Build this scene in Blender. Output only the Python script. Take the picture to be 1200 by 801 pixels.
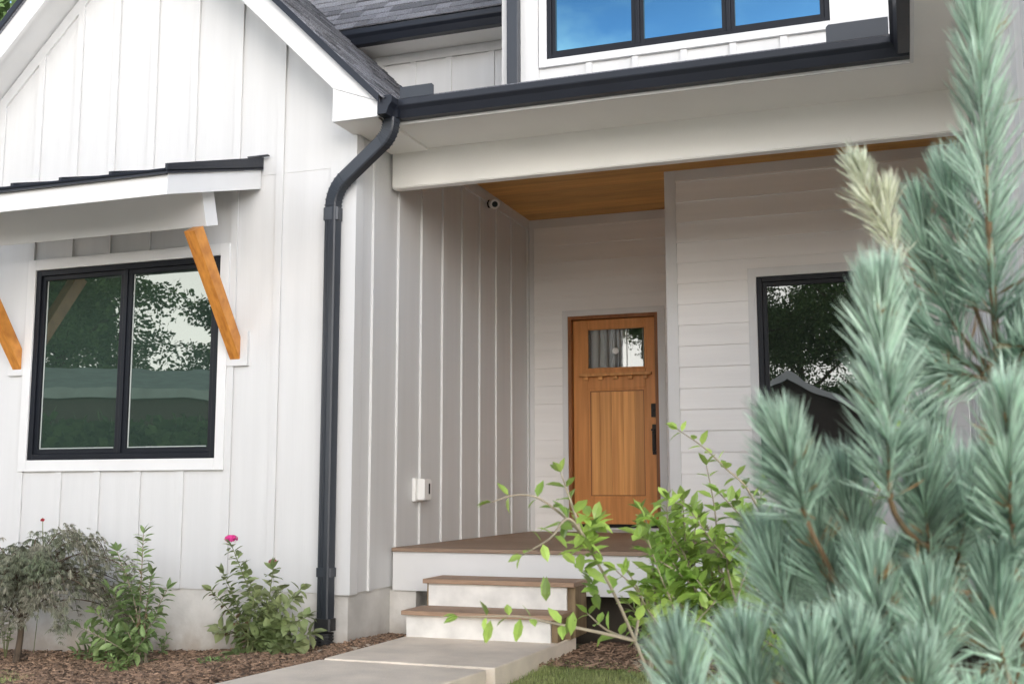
import bpy, bmesh, math, random
from mathutils import Vector, Matrix, noise
random.seed(7)
R = math.radians
sc = bpy.context.scene
for o in list(bpy.data.objects): bpy.data.objects.remove(o)
C = sc.collection

# ------------------------------------------------------------------ camera
CAM = Vector((3.5499, -6.7205, 0.4264)); F = 1295.51
p, y, r = R(7.502), R(-19.6556), R(-0.1087)
fwd = Vector((math.sin(y)*math.cos(p), math.cos(y)*math.cos(p), math.sin(p)))
rt = Vector((math.cos(y), -math.sin(y), 0)); up = rt.cross(fwd)
RT = rt*math.cos(r)+up*math.sin(r); UP = -rt*math.sin(r)+up*math.cos(r)
cd = bpy.data.cameras.new('camera'); cam = bpy.data.objects.new('camera', cd); C.objects.link(cam)
m = Matrix((RT, UP, -fwd)).transposed().to_4x4(); m.translation = CAM
cam.matrix_world = m
cd.sensor_width = 36; cd.lens = 36*F/1200; cd.clip_start = .05; cd.clip_end = 600
cd.dof.use_dof = True; cd.dof.focus_distance = 8.3; cd.dof.aperture_fstop = 7.2
sc.camera = cam
def at(u, v, X=None, Y=None, Z=None, d=None):
    k = fwd+RT*(u-600)/F-UP*(v-400.5)/F
    if d is not None: return CAM+k*d
    for i, c in enumerate((X, Y, Z)):
        if c is not None: t = (c-CAM[i])/k[i]
    return CAM+k*t

# ------------------------------------------------------------------ world, sun, exposure
SUN_EL, SUN_AZ = R(28), R(156)          # azimuth clockwise from +Y
w = bpy.data.worlds.new('World'); sc.world = w; w.use_nodes = True
nt = w.node_tree; N = nt.nodes; L = nt.links; N.clear()
out = N.new('ShaderNodeOutputWorld'); bg = N.new('ShaderNodeBackground'); bg.inputs[1].default_value = .12
sky = N.new('ShaderNodeTexSky'); sky.sky_type = 'NISHITA'; sky.sun_disc = False
sky.sun_elevation = SUN_EL; sky.sun_rotation = SUN_AZ; sky.dust_density = .6; sky.ozone_density = 2.0
tc = N.new('ShaderNodeTexCoord'); sep = N.new('ShaderNodeSeparateXYZ'); L.new(tc.outputs['Generated'], sep.inputs[0])
mp = N.new('ShaderNodeMapping'); mp.inputs['Scale'].default_value = (1, 1, 1.8); mp.inputs['Location'].default_value = (.3, .1, 0); L.new(tc.outputs['Generated'], mp.inputs[0])
nz = N.new('ShaderNodeTexNoise'); nz.inputs['Scale'].default_value = 2.6; nz.inputs['Detail'].default_value = 9; nz.inputs['Roughness'].default_value = .58; L.new(mp.outputs[0], nz.inputs[0])
rp = N.new('ShaderNodeMapRange'); rp.interpolation_type = 'SMOOTHSTEP'; rp.inputs[1].default_value = .51; rp.inputs[2].default_value = .68; L.new(nz.outputs[0], rp.inputs[0])
lo = N.new('ShaderNodeMapRange'); lo.interpolation_type = 'SMOOTHSTEP'; lo.inputs[1].default_value = .33; lo.inputs[2].default_value = .2; L.new(sep.outputs[2], lo.inputs[0])
mx = N.new('ShaderNodeMath'); mx.operation = 'MAXIMUM'; L.new(rp.outputs[0], mx.inputs[0]); L.new(lo.outputs[0], mx.inputs[1])
mc = N.new('ShaderNodeMix'); mc.data_type = 'RGBA'; L.new(mx.outputs[0], mc.inputs[0]); L.new(sky.outputs[0], mc.inputs[6]); mc.inputs[7].default_value = (9.2, 8.7, 8.15, 1)
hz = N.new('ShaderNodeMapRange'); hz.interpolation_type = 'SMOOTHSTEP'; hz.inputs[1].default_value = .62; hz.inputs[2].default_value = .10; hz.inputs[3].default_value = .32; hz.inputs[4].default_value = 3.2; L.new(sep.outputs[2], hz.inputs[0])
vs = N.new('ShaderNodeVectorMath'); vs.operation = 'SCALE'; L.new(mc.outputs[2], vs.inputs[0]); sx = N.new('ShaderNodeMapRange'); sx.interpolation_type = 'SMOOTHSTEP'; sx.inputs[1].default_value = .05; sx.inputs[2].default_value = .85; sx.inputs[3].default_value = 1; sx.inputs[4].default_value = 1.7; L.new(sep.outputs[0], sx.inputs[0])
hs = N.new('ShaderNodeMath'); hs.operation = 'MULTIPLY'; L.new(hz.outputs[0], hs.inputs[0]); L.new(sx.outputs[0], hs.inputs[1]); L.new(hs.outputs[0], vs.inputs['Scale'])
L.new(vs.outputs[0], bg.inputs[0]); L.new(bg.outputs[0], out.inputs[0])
sd = bpy.data.lights.new('sun', 'SUN'); sd.energy = .5; sd.angle = R(42); sd.color = (1, .90, .78)
sun = bpy.data.objects.new('sun', sd); C.objects.link(sun)
sdir = Vector((math.sin(SUN_AZ)*math.cos(SUN_EL), math.cos(SUN_AZ)*math.cos(SUN_EL), math.sin(SUN_EL)))
sun.rotation_euler = (-sdir).to_track_quat('-Z', 'Y').to_euler(); sun.location = (0, -10, 20)
sc.view_settings.view_transform = 'Standard'; sc.view_settings.look = 'None'; sc.view_settings.gamma = 1; sc.view_settings.use_curve_mapping = False
sc.view_settings.exposure = 1.0
sc.cycles.diffuse_bounces = 10; sc.cycles.max_bounces = 14; sc.cycles.transparent_max_bounces = 12

# ------------------------------------------------------------------ materials
def mat(name, col, rough=.6, var=0, vscale=3, bump=0, bscale=60, metal=0, island=0, spec=.5, stretch=None, col2=None, detail=5):
    """procedural Principled: base colour with noise mottling (col..col2), per-island variation, noise bump"""
    M = bpy.data.materials.new(name); M.use_nodes = True; t = M.node_tree; n = t.nodes; l = t.links
    b = n['Principled BSDF']; b.inputs['Roughness'].default_value = rough; b.inputs['Metallic'].default_value = metal
    b.inputs['Specular IOR Level'].default_value = spec
    tcn = n.new('ShaderNodeTexCoord'); vec = tcn.outputs['Object']
    if stretch:
        mpn = n.new('ShaderNodeMapping'); mpn.inputs['Scale'].default_value = stretch; l.new(vec, mpn.inputs[0]); vec = mpn.outputs[0]
    no = n.new('ShaderNodeTexNoise'); no.inputs['Scale'].default_value = vscale; no.inputs['Detail'].default_value = detail; l.new(vec, no.inputs[0])
    c2 = col2 or tuple(c*(1-var) for c in col)
    mr = n.new('ShaderNodeMapRange'); mr.inputs[1].default_value = .32; mr.inputs[2].default_value = .68; l.new(no.outputs[0], mr.inputs[0])
    mi = n.new('ShaderNodeMix'); mi.data_type = 'RGBA'; mi.inputs[6].default_value = (*col, 1); mi.inputs[7].default_value = (*c2, 1); l.new(mr.outputs[0], mi.inputs[0])
    cout = mi.outputs[2]
    if island:
        g = n.new('ShaderNodeNewGeometry'); mr2 = n.new('ShaderNodeMapRange'); mr2.inputs[3].default_value = 1-island; mr2.inputs[4].default_value = 1+island
        l.new(g.outputs['Random Per Island'], mr2.inputs[0])
        vm = n.new('ShaderNodeVectorMath'); vm.operation = 'SCALE'; l.new(cout, vm.inputs[0]); l.new(mr2.outputs[0], vm.inputs['Scale']); cout = vm.outputs[0]
    l.new(cout, b.inputs['Base Color'])
    if bump:
        nb = n.new('ShaderNodeTexNoise'); nb.inputs['Scale'].default_value = bscale; nb.inputs['Detail'].default_value = 6; l.new(vec, nb.inputs[0])
        bp = n.new('ShaderNodeBump'); bp.inputs['Strength'].default_value = bump; bp.inputs['Distance'].default_value = .01; l.new(nb.outputs[0], bp.inputs['Height']); l.new(bp.outputs[0], b.inputs['Normal'])
    return M
white = mat('white_siding_paint', (.63, .63, .625), .55, .05, 1.3, .12, 9, stretch=(9, 9, .5))
lapw = mat('white_lap_paint', (.87, .855, .835), .55, .06, 1.5, .14, 9, stretch=(.5, 9, 9), island=.012)
trimw = mat('white_trim_paint', (.70, .70, .695), .5, .05, 3, .05, 40)
cream = mat('soffit_paint', (.88, .865, .825), .6, .04, 2)
riserw = mat('worn_white_riser', (.84, .82, .77), .6, .22, 7, .1, 40)
black = mat('black_frame', (.010, .012, .017), .4, .2, 6, spec=.22)
navy = mat('dark_metal', (.013, .016, .024), .36, .25, 3, .05, 30, spec=.35)
pipe_m = mat('dark_downspout', (.030, .036, .046), .42, .2, 2, .05, 40)
shing = mat('shingle', (.24, .245, .265), .92, 0, 90, .6, 160, island=.45, col2=(.09, .092, .105))
conc = mat('path_concrete', (.90, .80, .67), .85, .24, 3.2, .35, 90, detail=9)
found = mat('foundation_stucco', (.68, .66, .62), .9, .30, 3.5, .3, 35)
mulch_m = mat('mulch_ground', (.17, .10, .07), .95, 0, 22, .8, 70, col2=(.07, .04, .028))
chip_m = mat('mulch_chip', (.34, .225, .15), .9, .5, 30, .3, 60, island=.7)
soil = mat('lawn_soil', (.30, .31, .17), .95, .4, 5, .4, 30)
deckm = mat('deck_board', (.31, .215, .15), .6, .25, 6, .25, 30, island=.1, stretch=(1, 14, 14))
stepm = mat('step_tread', (.42, .275, .18), .6, .25, 6, .25, 30, island=.1, stretch=(1, 14, 14))
pthwood = mat('treated_timber', (.28, .20, .11), .75, 0, 5, .3, 20, stretch=(4, 4, 1), col2=(.16, .11, .06))
cedar = mat('stained_cedar', (.68, .29, .055), .45, 0, 3, .1, 30, stretch=(10, 3, 3), col2=(.42, .15, .025))
ceilm = mat('stained_pine_ceiling', (.70, .38, .10), .5, 0, 2.5, .05, 30, island=.12, stretch=(1, 9, 9), col2=(.56, .27, .065))
doorm = mat('fir_door', (.68, .29, .080), .45, 0, 3, .08, 30, island=.08, stretch=(9, 9, .5), col2=(.50, .20, .05))
doorpanel = mat('fir_panel', (.74, .36, .11), .45, 0, 2.2, .05, 30, island=.20, stretch=(12, 12, .3), col2=(.50, .21, .055))
jamb_m = mat('door_jamb', (.30, .11, .028), .5, .3, 4, stretch=(6, 6, 1))
bronze = mat('oil_bronze', (.02, .016, .014), .4, .2, 8, metal=.6)
plast = mat('white_plastic', (.78, .78, .76), .35, .03, 5)
dark = mat('dark_void', (.01, .01, .01), .9)
curt = mat('curtain', (.50, .48, .46), .9, .1, 5)
def dirt(M, col, z0, z1):
    t = M.node_tree; n = t.nodes; l = t.links; b = n['Principled BSDF']; src = b.inputs['Base Color'].links[0].from_socket
    g = n.new('ShaderNodeNewGeometry'); sp = n.new('ShaderNodeSeparateXYZ'); l.new(g.outputs['Position'], sp.inputs[0])
    r_ = n.new('ShaderNodeMapRange'); r_.inputs[1].default_value = z1; r_.inputs[2].default_value = z0; l.new(sp.outputs[2], r_.inputs[0])
    no = n.new('ShaderNodeTexNoise'); no.inputs['Scale'].default_value = 7; no.inputs['Detail'].default_value = 8; l.new(g.outputs['Position'], no.inputs[0])
    a = n.new('ShaderNodeMath'); a.operation = 'MULTIPLY'; l.new(r_.outputs[0], a.inputs[0]); l.new(no.outputs[0], a.inputs[1])
    k = n.new('ShaderNodeMapRange'); k.inputs[1].default_value = .18; k.inputs[2].default_value = .5; k.inputs[4].default_value = .5; l.new(a.outputs[0], k.inputs[0])
    x = n.new('ShaderNodeMix'); x.data_type = 'RGBA'; l.new(k.outputs[0], x.inputs[0]); l.new(src, x.inputs[6]); x.inputs[7].default_value = (*col, 1); l.new(x.outputs[2], b.inputs['Base Color'])
dirt(found, (.36, .26, .17), -.72, -.40)
rubber = mat('corrugated_black', (.025, .026, .028), .5, .4, 20)
beadm = mat('pale_bead', (.40, .43, .41), .5)
def glassmat(name, fac, tint, rcol=(.9, .95, .97), clear=False):
    M = bpy.data.materials.new(name); M.use_nodes = True; t = M.node_tree; n = t.nodes; l = t.links; n.clear()
    o = n.new('ShaderNodeOutputMaterial'); mxs = n.new('ShaderNodeMixShader'); gl = n.new('ShaderNodeBsdfGlossy'); gl.inputs[0].default_value = (*rcol, 1); gl.inputs['Roughness'].default_value = .003
    d = n.new('ShaderNodeBsdfTransparent' if clear else 'ShaderNodeBsdfDiffuse'); d.inputs[0].default_value = (*tint, 1)
    tcn = n.new('ShaderNodeTexCoord'); no = n.new('ShaderNodeTexNoise'); no.inputs['Scale'].default_value = 1.6; l.new(tcn.outputs['Object'], no.inputs[0])
    bp = n.new('ShaderNodeBump'); bp.inputs['Strength'].default_value = .06; bp.inputs['Distance'].default_value = .02; l.new(no.outputs[0], bp.inputs['Height']); l.new(bp.outputs[0], gl.inputs['Normal'])
    mxs.inputs[0].default_value = fac; l.new(d.outputs[0], mxs.inputs[1]); l.new(gl.outputs[0], mxs.inputs[2]); l.new(mxs.outputs[0], o.inputs[0]); return M
glass = glassmat('window_glass', .115, (.026, .042, .034), (.86, .95, .92))
glass2 = glassmat('clear_window_glass', .11, (.014, .018, .016), (.9, .95, .97))
glassup = glassmat('upper_glass', .42, (.01, .02, .03), (.19, .46, .66))
glassd = glassmat('door_glass', .08, (.80, .80, .78), clear=True)
def leafmat(name, c1, c2, rough=.45, trans=.35, isl=.35):
    M = mat(name, c1, rough, 0, 4, col2=c2, island=isl); t = M.node_tree; n = t.nodes; l = t.links
    b = n['Principled BSDF']; tr = n.new('ShaderNodeBsdfTranslucent'); ms = n.new('ShaderNodeMixShader'); ms.inputs[0].default_value = trans
    src = b.inputs['Base Color'].links[0].from_socket; l.new(src, tr.inputs[0])
    o = [x for x in n if x.type == 'OUTPUT_MATERIAL'][0]; l.new(b.outputs[0], ms.inputs[1]); l.new(tr.outputs[0], ms.inputs[2]); l.new(ms.outputs[0], o.inputs[0]); return M
needle = leafmat('pine_needle', (.57, .71, .60), (.25, .38, .29), .55, .35, .55)
needle_pale = leafmat('pale_needle', (.74, .75, .60), (.56, .62, .50), .5, .25, .3)
shrubleaf = leafmat('glossy_leaf', (.44, .57, .14), (.22, .37, .075), .32, .42, .5)
mapleleaf = leafmat('laceleaf', (.35, .32, .26), (.20, .245, .15), .6, .4, .35)
phloxleaf = leafmat('phlox_leaf', (.28, .38, .15), (.16, .25, .09), .5, .3, .35)
hydleaf = leafmat('soft_leaf', (.34, .39, .19), (.18, .25, .09), .5, .3, .3)
brownleaf = leafmat('wilted_leaf', (.22, .14, .07), (.12, .09, .05), .7, .2, .3)
weedleaf = leafmat('weed_leaf', (.25, .36, .12), (.16, .26, .09), .6, .3, .3)
treeleaf = leafmat('tree_leaf', (.20, .30, .12), (.10, .17, .06), .5, .3, .4)
petal = leafmat('pink_petal', (.75, .06, .32), (.60, .04, .25), .6, .3, .2)
petal2 = leafmat('faded_petal', (.55, .22, .25), (.40, .16, .15), .7, .3, .2)
redpetal = leafmat('red_petal', (.5, .03, .05), (.4, .03, .04), .6, .3, .2)
grass_m = leafmat('grass_blade', (.46, .50, .22), (.30, .38, .13), .6, .35, .35)
bark = mat('bark', (.13, .095, .065), .9, .4, 12, .6, 40)
pbark = mat('pine_bark', (.24, .15, .075), .8, 0, 14, .5, 50, col2=(.13, .09, .05))
stemg = mat('green_stem', (.24, .27, .12), .6, .3, 10)
stemp = mat('woody_stem', (.33, .28, .20), .7, .3, 10, .3, 80)
housew = mat('neighbor_wall', (.12, .09, .075), .8, .2, 2); nroof = mat('neighbor_roof', (.55, .65, .57), .8, .2, 3, .3, 40)
nroofd = mat('neighbor_dark_roof', (.06, .065, .07), .8, .2, 3); nbrick = mat('neighbor_brick', (.10, .07, .06), .8, .3, 8)
asph = mat('asphalt', (.12, .12, .115), .9, .2, 5, .3, 80)

# ------------------------------------------------------------------ helpers
def tag(o, label=None, cat=None, group=None, kind=None):
    if label: o['label'] = label
    if cat: o['category'] = cat
    if group: o['group'] = group
    if kind: o['kind'] = kind
    return o
def empty(name, loc, label, cat, group=None):
    o = bpy.data.objects.new(name, None); C.objects.link(o); o.location = loc; o.empty_display_size = .1
    return tag(o, label, cat, group)
class MB:
    def __init__(s): s.v = []; s.f = []; s.mi = []
    def face(s, pts, m=0):
        i = len(s.v); s.v += [tuple(q) for q in pts]; s.f.append(tuple(range(i, i+len(pts)))); s.mi.append(m)
    def box(s, x0, x1, y0, y1, z0, z1, m=0):
        i = len(s.v)
        s.v += [(x0, y0, z0), (x1, y0, z0), (x1, y1, z0), (x0, y1, z0), (x0, y0, z1), (x1, y0, z1), (x1, y1, z1), (x0, y1, z1)]
        for q in ((0, 3, 2, 1), (4, 5, 6, 7), (0, 1, 5, 4), (1, 2, 6, 5), (2, 3, 7, 6), (3, 0, 4, 7)):
            s.f.append(tuple(i+k for k in q)); s.mi.append(m)
        return s
    def hexa(s, P, m=0):   # 8 points, ordered like box
        i = len(s.v); s.v += [tuple(q) for q in P]
        for q in ((0, 3, 2, 1), (4, 5, 6, 7), (0, 1, 5, 4), (1, 2, 6, 5), (2, 3, 7, 6), (3, 0, 4, 7)):
            s.f.append(tuple(i+k for k in q)); s.mi.append(m)
        return s
    def prism(s, poly, a, b, axis='Y', m=0):  # poly of 2-tuples; axis Y: (x,z); axis X: (y,z); axis Z: (x,y)
        def q(c, h): return {'Y': (c[0], h, c[1]), 'X': (h, c[0], c[1]), 'Z': (c[0], c[1], h)}[axis]
        n = len(poly); i = len(s.v); s.v += [q(c, a) for c in poly]+[q(c, b) for c in poly]
        s.f.append(tuple(i+k for k in range(n))); s.mi.append(m)
        s.f.append(tuple(i+n+k for k in reversed(range(n)))); s.mi.append(m)
        for k in range(n):
            s.f.append((i+k, i+n+k, i+n+(k+1) % n, i+(k+1) % n)); s.mi.append(m)
        return s
    def tube(s, pts, rad, n=6, m=0):
        pts = [Vector(q) for q in pts]; rings = []
        for k, c in enumerate(pts):
            t = (pts[min(k+1, len(pts)-1)]-pts[max(k-1, 0)]).normalized()
            a = t.orthogonal().normalized() if k == 0 else (pa-t*pa.dot(t)).normalized()
            pa = a; b = t.cross(a); rr = rad[k] if isinstance(rad, (list, tuple)) else rad
            i = len(s.v); s.v += [tuple(c+a*math.cos(2*math.pi*j/n)*rr+b*math.sin(2*math.pi*j/n)*rr) for j in range(n)]; rings.append(i)
        for i0, i1 in zip(rings, rings[1:]):
            for j in range(n):
                s.f.append((i0+j, i0+(j+1) % n, i1+(j+1) % n, i1+j)); s.mi.append(m)
        s.f.append(tuple(rings[0]+j for j in reversed(range(n)))); s.mi.append(m)
        s.f.append(tuple(rings[-1]+j for j in range(n))); s.mi.append(m)
        return s
    def build(s, name, mats, parent=None, smooth=False, bevel=0, label=None, origin=None):
        me = bpy.data.meshes.new(name); me.from_pydata(s.v, [], s.f)
        if not isinstance(mats, (list, tuple)): mats = [mats]
        for k in mats: me.materials.append(k)
        me.polygons.foreach_set('material_index', s.mi)
        bm = bmesh.new(); bm.from_mesh(me); bmesh.ops.recalc_face_normals(bm, faces=bm.faces); bm.to_mesh(me); bm.free()
        if smooth: me.polygons.foreach_set('use_smooth', [True]*len(me.polygons))
        me.update()
        o = bpy.data.objects.new(name, me); C.objects.link(o)
        if origin is not None:
            me.transform(Matrix.Translation(-Vector(origin))); o.location = origin
        if parent:
            o.parent = parent
            q = Vector((0, 0, 0)); a = parent
            while a: q += a.location; a = a.parent
            o.location = o.location-q
        if bevel:
            bv = o.modifiers.new('edge', 'BEVEL'); bv.width = bevel; bv.segments = 2; bv.limit_method = 'ANGLE'
        if label: o['label'] = label
        return o
def leafgeo(mb, base, dirv, nrm, ln, wd, m=0, fold=.25, curl=.25):
    """ovate leaf, folded along its midrib and curled downwards"""
    d = dirv.normalized(); s = d.cross(nrm)
    if s.length < 1e-4: s = d.orthogonal()
    s.normalize(); n = s.cross(d).normalized()
    def c(t, k, h=0): return base+d*(ln*t)+s*(wd*.5*k)+n*(abs(k)*wd*.5*fold-ln*curl*t*t+h)
    i = len(mb.v)
    mb.v += [tuple(c(0, 0)), tuple(c(.3, -.85)), tuple(c(.3, 0)), tuple(c(.3, .85)), tuple(c(.65, -.8)), tuple(c(.65, 0)), tuple(c(.65, .8)), tuple(c(1, 0))]
    for q in ((0, 2, 1), (0, 3, 2), (1, 2, 5, 4), (2, 3, 6, 5), (4, 5, 7), (5, 6, 7)):
        mb.f.append(tuple(i+k for k in q)); mb.mi.append(m)
def rv(a=1): return Vector((random.uniform(-a, a), random.uniform(-a, a), random.uniform(-a, a)))
def spl(pts, n=8):  # Catmull-Rom
    P = [Vector(q) for q in pts]; P = [2*P[0]-P[1]]+P+[2*P[-1]-P[-2]]; o = []
    for i in range(1, len(P)-2):
        for k in range(n):
            t = k/n; a, b, c, e = P[i-1], P[i], P[i+1], P[i+2]
            o.append(.5*((2*b)+(c-a)*t+(2*a-5*b+4*c-e)*t*t+(3*b-a-3*c+e)*t**3))
    o.append(P[-2]); return o

# ------------------------------------------------------------------ ground
def sm(a, b, x):
    t = max(0, min(1, (x-a)/(b-a))); return t*t*(3-2*t)
def gz(x, y):
    z = -.63-.085*sm(-.25, -1.3, x)-.06*sm(-1.3, -2.6, x)
    z += .035*math.exp(-((x-.1)**2/.06+(y+.02)**2/.3))
    z -= .40*sm(-1.2, -6, y)
    z += .012*noise.noise(Vector((x*1.7, y*1.7, 0)))
    return z
def terrain(name, x0, x1, y0, y1, nx, ny, dz, mt, hf=gz):
    mb = MB(); mb.v = [(x0+(x1-x0)*i/nx, y0+(y1-y0)*j/ny, hf(x0+(x1-x0)*i/nx, y0+(y1-y0)*j/ny)+dz) for j in range(ny+1) for i in range(nx+1)]
    mb.f = [(j*(nx+1)+i, j*(nx+1)+i+1, (j+1)*(nx+1)+i+1, (j+1)*(nx+1)+i) for j in range(ny) for i in range(nx)]; mb.mi = [0]*len(mb.f)
    return mb.build(name, mt, smooth=True)
# one sheet: fine near the house, coarse out to the horizon
xs = [-300, -120, -60, -30, -15, -9]+[-6+i*.15 for i in range(74)]+[6, 9, 15, 30, 60, 120, 300]
ys = [-300, -120, -70, -45, -30, -20, -14, -10]+[-7.5+i*.15 for i in range(60)]+[2, 5, 12, 30, 80, 300]
mb = MB(); nx = len(xs)
mb.v = [(a, b, gz(a, b)-.02) for b in ys for a in xs]
mb.f = [(j*nx+i, j*nx+i+1, (j+1)*nx+i+1, (j+1)*nx+i) for j in range(len(ys)-1) for i in range(nx-1)]; mb.mi = [0]*len(mb.f)
tag(mb.build('ground', soil, smooth=True), 'lawn ground in front of the white house', 'ground', kind='structure')
tag(terrain('mulch_bed', -5, .37, -2.4, .62, 60, 34, .004, mulch_m), 'brown mulch bed along the house foundation', 'mulch bed', kind='structure')
tag(terrain('mulch_bed', 1.43, 4.0, -.18, 1.2, 40, 20, .004, mulch_m), 'brown mulch under the porch edge right of the steps', 'mulch bed', kind='structure')
tag(terrain('bounce_sheet', -7.5, 3.0, -8.6, -2.75, 40, 24, .02, conc), 'pale concrete sheet added out of view to bounce light into the porch', 'bounce_sheet', kind='structure')  # unseen pale sheet, added to bounce light up into the porch
tag(terrain('bounce_strip', -80, 80, -10.6, -8.6, 80, 3, .0, conc, lambda a, b: -1.0), 'pale concrete strip added out of view along the street to bounce light', 'bounce_strip', kind='structure')  # unseen pale strip behind the camera, added for more ground bounce
tag(terrain('road', -80, 80, -17, -11, 80, 6, .0, asph, lambda a, b: -1.02), 'asphalt street in front of the house', 'road', kind='structure')
# chips
mb = MB()
def chips(n, x0, x1, y0, y1, s=.72):
    n = int(n*1.7)
    for _ in range(n):
        x, yv = random.uniform(x0, x1), random.uniform(y0, y1)
        c = Vector((x, yv, gz(x, yv)+random.uniform(.004, .022))); a = random.uniform(0, math.pi)
        d = Vector((math.cos(a), math.sin(a), random.uniform(-.35, .35)))*random.uniform(.012, .045)*s
        e = Vector((-math.sin(a), math.cos(a), random.uniform(-.4, .4)))*random.uniform(.004, .010)*s; h = Vector((0, 0, .003))
        mb.hexa([c-d-e-h, c+d*.8-e-h, c+d+e-h, c-d+e*.7-h, c-d*.9-e+h, c+d-e*.6+h, c+d*.9+e+h, c-d+e+h])
chips(7500, -3.4, .36, -1.25, .0); chips(900, .0, .36, -1.2, 0); chips(1600, -1.5, .34, -1.9, -1.2); chips(700, .0, .36, 0, .6); chips(1500, 1.44, 3.0, -.35, .7)
tag(mb.build('mulch_chips', chip_m), 'shredded brown mulch chips covering the beds', 'mulch', kind='stuff')
mb = MB()
for _ in range(22):
    x = random.uniform(-.05, .34); yv = random.uniform(-.5, .35); c = Vector((x, yv, gz(x, yv)+.012)); s0 = random.uniform(.008, .022)
    mb.hexa([c+Vector((a*s0*random.uniform(.7, 1.2), b*s0*random.uniform(.7, 1.2), e*s0*.6)) for e in (-1, 1) for a, b in ((-1, -1), (1, -1), (1, 1), (-1, 1))])
tag(mb.build('gravel', mat('pebble', (.5, .42, .34), .9, .3, 20, .3, 60, island=.3)), 'loose pebbles at the foot of the foundation corner', 'gravel', kind='stuff')
# grass
mb = MB()
def blades(n, x0, x1, y0, y1, h=.05, cond=None):
    for _ in range(n):
        x, yv = random.uniform(x0, x1), random.uniform(y0, y1)
        if cond and not cond(x, yv): continue
        b = Vector((x, yv, gz(x, yv)-.015)); a = random.uniform(0, 6.28); hh = h*random.uniform(.5, 1.3)
        s_ = Vector((math.cos(a), math.sin(a), 0))*.0022; l_ = Vector((math.cos(a+1.4), math.sin(a+1.4), 0))*hh*random.uniform(.1, .8)
        mb.face((b-s_, b+s_, b+l_*.4+Vector((0, 0, hh*.65))+s_*.7, b+l_*.4+Vector((0, 0, hh*.65))-s_*.7)); mb.face((b+l_*.4+Vector((0, 0, hh*.65))-s_*.7, b+l_*.4+Vector((0, 0, hh*.65))+s_*.7, b+l_+Vector((0, 0, hh))))
blades(30000, 1.40, 3.2, -1.9, .06, .034, lambda x, yv: yv < -.2+.12*math.sin(x*5)+random.uniform(-.12, .22)*random.random() and not (x < 1.45 and yv > -1.0))
blades(14000, -3.4, -1.5, -1.9, -.80, .04, lambda x, yv: yv < -.90-.35*(x+2.2)+.05*math.sin(x*9))
tag(mb.build('grass', grass_m), 'short green lawn grass beside the path and beds', 'grass', kind='stuff')
# path slabs
def slab(P, z0, z1, lab):
    mb = MB(); mb.prism([(a, b) for a, b in P], z0, z1, 'Z')
    tag(mb.build('path', conc, bevel=.008), lab, 'path slab', kind='structure')
slab([(.36, -.985), (1.40, -.985), (1.462, .36), (.41, .36)], -.66, -.532, 'pale concrete path slab at the foot of the porch steps')
slab([(.11, -2.9), (1.16, -2.9), (1.372, -1.035), (.345, -1.01)], -.70, -.536, 'pale concrete path slab lower in the photo, second from the steps')

# ------------------------------------------------------------------ the house
H = empty('house', (0, 1, -.63), 'white board and batten house with black windows, wood front door and dark shingle roof', 'house')
GX = -1.81           # gable ridge
WZ = 2.9; YD = 3.759; YR = 2.489; XJ = 1.665; ZC = 3.131; YB = .557
BL = 2*GX            # left end of bay
def rz(x): return 4.90-abs(x-GX)      # underside of rake line
wx0, wx1, wz0, wz1 = -2.771, -1.091, .640, 2.103
# bay wall, siding face at y=.018 with battens to y=0
mb = MB(); f0 = .018
def batten(mb, a, b, z0, z1, yf=0.0, yb=None):
    yb = f0+.001 if yb is None else yb
    mb.box(a, b, yf, yf+.010, z0, z1); mb.box(a, b-.007, yf+.0101, yb, z0, z1)
mb.box(BL, wx0, f0, .14, -.275, wz1); mb.box(wx1, -.02, f0, .14, -.275, wz1); mb.box(wx0, wx1, f0, .14, -.275, wz0)
mb.prism([(BL, wz1), (-.02, wz1), (-.02, 3.16), (GX, 4.97), (BL, 3.16)], f0, .14)
# horizontal panel joint with z-flashing
for a, b in ((-3.58, -.2),): mb.box(a, b, f0-.004, f0-.0005, 2.672, 2.676)
rights = [-.595-.372*i for i in range(9)]; rights = [-.595, -.965, -1.355, -1.727, -2.089, -2.443, -2.81, -3.18, -3.50]
tz0, tz1 = wz0-.085, wz1+.085; tx0, tx1 = wx0-.075, wx1+.075
for xr in rights:
    a, b = xr-.058, xr; top = min(rz(a), rz(b))+.02
    if xr < tx1 and a > tx0:
        batten(mb, a, b, -.275, tz0-.001); batten(mb, a, b, tz1+.001, top)
    else: batten(mb, a, b, -.275, top)
# brace plates
for xc in (-.93, -2.91): mb.box(xc-.085, xc+.085, -.012, f0, 1.29, 1.535)
# corner board and frieze following the rake
mb.box(-.207, -.001, -.004, f0+.001, -.282, WZ); mb.box(BL, BL+.2, -.004, f0+.001, -.282, WZ)
for sgn in (1, -1):
    e = GX+sgn*1.78
    mb.prism([(GX, 4.85), (e, 3.07), (e, 3.186), (GX, 4.966)], -.001, f0)
mb.build('bay_wall', white, H)
# return wall (faces +X)
mb = MB(); mb.box(-.14, -.018, .14, YD, -.275, 3.3)
mb.box(-.02, -.001, .019, .105, -.282, WZ)
for i in range(-0, 9):
    yc = .302+i*.421
    if yc < YD-.1: mb.box(-.019, 0, yc-.026, yc+.026, -.278 if yc < .6 else 0.002, ZC if yc > .7 else 2.93)
mb.box(-.019, .004, YB+.16, YD, ZC-.10, ZC-.001); mb.box(-.019, .002, YD-.05, YD-.012, 0, ZC-.1)
mb.build('side_wall', white, H)
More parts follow.
